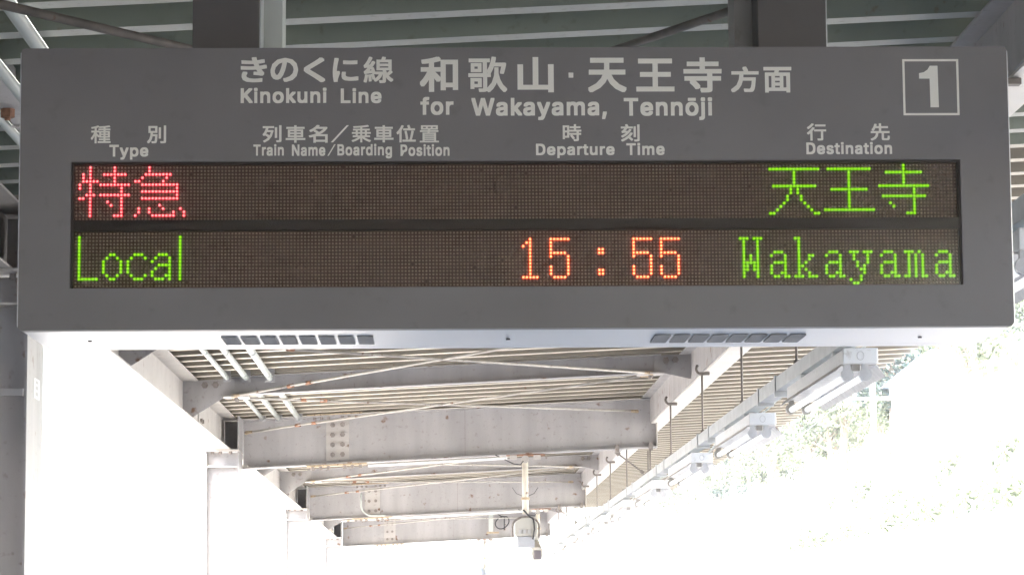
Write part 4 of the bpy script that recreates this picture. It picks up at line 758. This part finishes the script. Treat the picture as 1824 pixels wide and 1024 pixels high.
nf = ring_frame(BY0-.0008, BY0-.0002, 1.3461, 1.5100, 1.4563, 1.6220, .0005, (1.3525, 1.5036, 1.4627, 1.6156), 1)
nf.build('number_frame', M['letter'], B)

# posts that carry the board ----------------------------------------
for x0, x1, side, lab in ((-.726, -.530, 1, 'left dark square post holding up the departure board'), (.938, 1.141, -1, 'right dark square post holding up the departure board')):
    t = thing('board_post', lab, 'post', ((x0+x1)/2, 8.2, BZ1), 'posts of the departure board')
    hw = (x1-x0)/2
    bevel(MB().box(-hw, hw, -.2, -.05, -.003, .545).build('post_cover', M['post'], t), .003)
    MB().box(hw, hw+.004, -.185, -.06, 0, .545).build('edge_strip', M['trim'], t)
    if side > 0: MB().box(-.02, hw+.055, .02, .20, -.003, .535).build('hanger_plate', M['pvc'], t)
    else: MB().box(-hw-.045, .02, .02, .20, -.003, .535).build('hanger_plate', M['paint_w'], t)

# ------------------------------------------------------------------ station building on the left (shades the near part)
t = thing('station_building', 'grey station building wall along the left of the platform beside the camera', 'building', (-6, -8, -1.6))
MB().box(-4, 3.2, -30, 25.5, 0, 4.1).build('wall', M['bldg'], t)
MB().box(-4.3, 3.35, -30.3, 25.6, 4.1, 4.3).build('roof', M['roofm'], t)
for i in range(11):
    f = MB().box(3.2, 3.24, -1.0, 1.0, 1.0, 2.4).build('window', M['trim'], t, loc=(0, -26+i*5, 0))
    MB().box(3.24, 3.25, -.92, .92, 1.08, 2.32).build('pane', M['glass'], f)

t = thing('shade_blocker', 'added unseen footbridge over the tracks behind the photographer', 'blocker', (0, -2, 0))  # unseen mass added to shade the near ground and girder
MB().box(-28, 30, -9, 0, 3.0, 3.4).build('floor', M['bldg'], t)
MB().box(-28, 30, -.3, 0, 3.4, 8.0).build('side_wall', M['bldg'], t); MB().box(-28, 30, -9, -8.7, 3.4, 8.0).build('side_wall', M['bldg'], t)
MB().box(-28.4, 30.4, -9.5, .5, 8.0, 8.3).build('roof', M['roofm'], t)
for x in (-27, 7.5, 29):
    MB().box(x-.4, x+.4, -5, -4.2, -2.7, 3.0).build('pier', M['bldg'], t)

# ------------------------------------------------------------------ far side: retaining wall, house, pole, wires, trees
t = thing('retaining_wall', 'long pale concrete retaining wall at the foot of the right hillside', 'wall', (12.2, 100, -2.7))
NPAN = 60
wm = MB().box(-.15, .15, 0, 5.94, 0, 4.9).mesh('wall_panel', M['wall'])
for i in range(NPAN): link('wall_panel', wm, t, (0, -80+i*6, 0))
MB().box(-.22, .3, -80, 280, 4.902, 5.05).build('coping', M['wall'], t)

hx, hy = 15.2, 86.0; hz = 2.9
t = thing('hillside_house', 'white house with a pale roof on the right hillside', 'house', (hx, hy, hz))
MB().box(0, 6.0, 0, 7, 0, 4.9).build('wall', M['house'], t)
rf = MB(); rf.prism([(-.35, 4.9), (6.35, 4.9), (4.6, 6.0), (1.0, 6.0)], 'y', -.4, 7.4); rf.build('roof', M['tiles'], t)
for x in (1.0, 2.7, 4.4):
    f = MB().box(x-.45, x+.45, -.04, 0, 2.9, 4.0).build('window', M['trim'], t); MB().box(x-.4, x+.4, -.05, -.04, 2.95, 3.95).build('pane', M['glass'], f)
MB().box(2.1, 2.9, -.045, 0, .0, 2.1).build('door', M['bldg'], t)

def upole(x, y, z, h, lab):
    t = thing('utility_pole', lab, 'pole', (x, y, z), 'utility poles on the hillside')
    MB().tube([(0, 0, 0), (0, 0, h)], [.12, .07], 10).build('pole_shaft', M['wood'], t, smooth=True)
    for zz in (h-.5,): MB().box(-.6, .6, -.03, .03, zz, zz+.06).build('crossarm', M['wood'], t)
    for xx in (-.5, .5):
        MB().tube([(xx, 0, h-.40), (xx, 0, h-.2)], .05, 8).build('insulator', M['white'], t)
    return t
upole(11.6, 74, -2.7, 9.1, 'pale concrete utility pole among the trees right of the lamps')
upole(11.4, 130, -2.7, 9.5, 'pale concrete utility pole farther down the line')
def wire(a, b_, sag, lab, r=.012):
    a, b_ = Vector(a), Vector(b_); pts = []
    for k in range(17):
        s_ = k/16; p_ = a.lerp(b_, s_); p_.z -= sag*4*s_*(1-s_); pts.append(p_)
    tag(MB().tube(pts, r, 5).build('overhead_wire', M['cable']), lab, 'wire', 'overhead wires')
wire((11.0, 20, 3.2), (10.8, 74, 5.9), .3, 'upper overhead wire crossing the bright right background'); wire((10.8, 74, 5.9), (10.6, 130, 6.3), .8, 'overhead wire stretching away between the utility poles')
wire((9.0, 25, 1.2), (8.6, 90, 3.6), .4, 'lower overhead wire crossing the bright right background')
wire((-13, 60, 2.0), (-3.2, 150, 3.6), .6, 'thin overhead wire across the bright left background', .014)

# trees
def crown_mesh(name, R, H, nleaf, seed, size):
    rnd = random.Random(seed); v = []; f = []
    clumps = []
    for _ in range(26):
        a = rnd.random()*2*PI; rr = R*math.sqrt(rnd.random())*.85; zz = H*(.05+.95*rnd.random())
        taper = 1-.55*abs(zz/H-.45)
        clumps.append(Vector((rr*taper*math.cos(a), rr*taper*math.sin(a), zz)))
    for i in range(nleaf):
        c_ = clumps[int(rnd.random()**1.3*26)]
        q = c_+Vector((rnd.gauss(0, 1), rnd.gauss(0, 1), rnd.gauss(0, .75)))*R*.15
        n_ = Vector((rnd.gauss(0, 1), rnd.gauss(0, 1), rnd.gauss(0, 1)+.6)).normalized()
        a = n_.orthogonal().normalized(); b2 = n_.cross(a); s_ = size*(.6+rnd.random()*.9)
        k = len(v); v += [q+a*s_, q+b2*s_*.6, q-a*s_, q-b2*s_*.6]; f.append((k, k+1, k+2, k+3))
    me = bpy.data.meshes.new(name); me.from_pydata([tuple(p) for p in v], [], f); return me, clumps
protos = []
for i, (R, H, nl, mt, sz) in enumerate(((2.3, 4.6, 3600, 'leaf', .10), (1.9, 3.6, 2600, 'leaf', .10), (2.6, 4.2, 4200, 'leaf2', .11), (1.5, 3.0, 1500, 'leaf2', .09))):
    me, cl = crown_mesh('crown', R, H, nl, 11+i, sz); me.materials.append(M[mt])
    t = thing('hillside_tree', 'x', 'tree', (0, 0, 0), 'trees on the right hillside')
    link('crown', me, t, (0, 0, 1.6))
    tb = MB(); tb.tube([(0, 0, -.6), (.05, .02, 1.2), (-.05, .05, 2.6), (.08, 0, 1.6+H*.75)], [.16, .12, .08, .03], 8)
    for c_ in cl[:12]:
        z0 = 1.2+c_.z*.45; tb.tube([(0, 0, z0), (c_.x*.5, c_.y*.5, z0+(1.6+c_.z-z0)*.6), (c_.x, c_.y, 1.6+c_.z)], [.06, .035, .015], 5)
    tb.build('trunk', M['bark'], t)
    protos.append(t)
ordn_ = ['first', 'second', 'third', 'fourth', 'fifth', 'sixth', 'seventh', 'eighth', 'ninth', 'tenth', 'eleventh', 'twelfth', 'thirteenth', 'fourteenth']
kinds = ['tall pale green', 'mid sized pale green', 'dense blue green', 'small loose green']
used = set(); kseq = [0, 2, 0, 1, 2, 0, 3, 0, 1, 0, 2, 1, 0]; ki = 0
for ri, y in enumerate((80, 94, 99, 105, 112, 120, 129, 140, 153, 168, 185)):
    ci = 0; x = 15.1+(ri % 3)*.5
    while x < .205*y+1.2:
        k = kseq[ki % 13]; ki += 1
        if k in used: o = copy_tree(protos[k])
        else: o = protos[k]; used.add(k)
        yy = y+random.uniform(-1.5, 1.5)
        o.location = (x, yy, hill_h(x, yy)); s_ = .85+.35*random.random(); o.scale = (s_, s_, s_); o.rotation_euler[2] = random.random()*6.28
        o['label'] = '%s tree on the right hillside, %s row back, %s from the left' % (kinds[k], ordn_[ri], ordn_[ci])
        ci += 1; x += 2.5+random.random()*1.0
# low shrubs along the wall top
me, _ = crown_mesh('shrub_leaves', .6, .7, 150, 50, .08); me.materials.append(M['leaf'])
stem = MB().tube([(0, 0, -.2), (0, 0, .5)], .02, 5).mesh('stem', M['bark'])
rows_ = [('atop the pale retaining wall', 12.75, 59, 3.4, 13), ('on the lower slope above the wall', 13.5, 66, 8.2, 5)]
for wh, xr, ya, st, nn_ in rows_:
    for i in range(nn_):
        y = ya+i*st+random.random()*1.6; x = xr+random.random()*.4
        t = thing('shrub', 'small green shrub %s, %s from the near end' % (wh, ordn_[i]), 'shrub', (x, y, hill_h(x, y)), 'shrubs above the retaining wall')
        t.scale = (.8+random.random()*.6,)*3
        link('foliage', me, t); link('stem', stem, t)
# thin volume added to whiten the far hill, standing in for lens glare
hb = MB().box(-360, 360, -160, 620, -3.9, 75).build('glare_veil', [])
hb['kind'] = 'stuff'
hm = bpy.data.materials.new('glare_veil_air'); hm.use_nodes = True; hn = hm.node_tree; hn.nodes.clear()
ho = hn.nodes.new('ShaderNodeOutputMaterial'); hv = hn.nodes.new('ShaderNodeVolumePrincipled')
hv.inputs['Color'].default_value = (.93, .95, 1, 1); hv.inputs['Density'].default_value = .0004; hv.inputs['Anisotropy'].default_value = 0
hn.links.new(hv.outputs[0], ho.inputs['Volume']); hb.data.materials.append(hm)
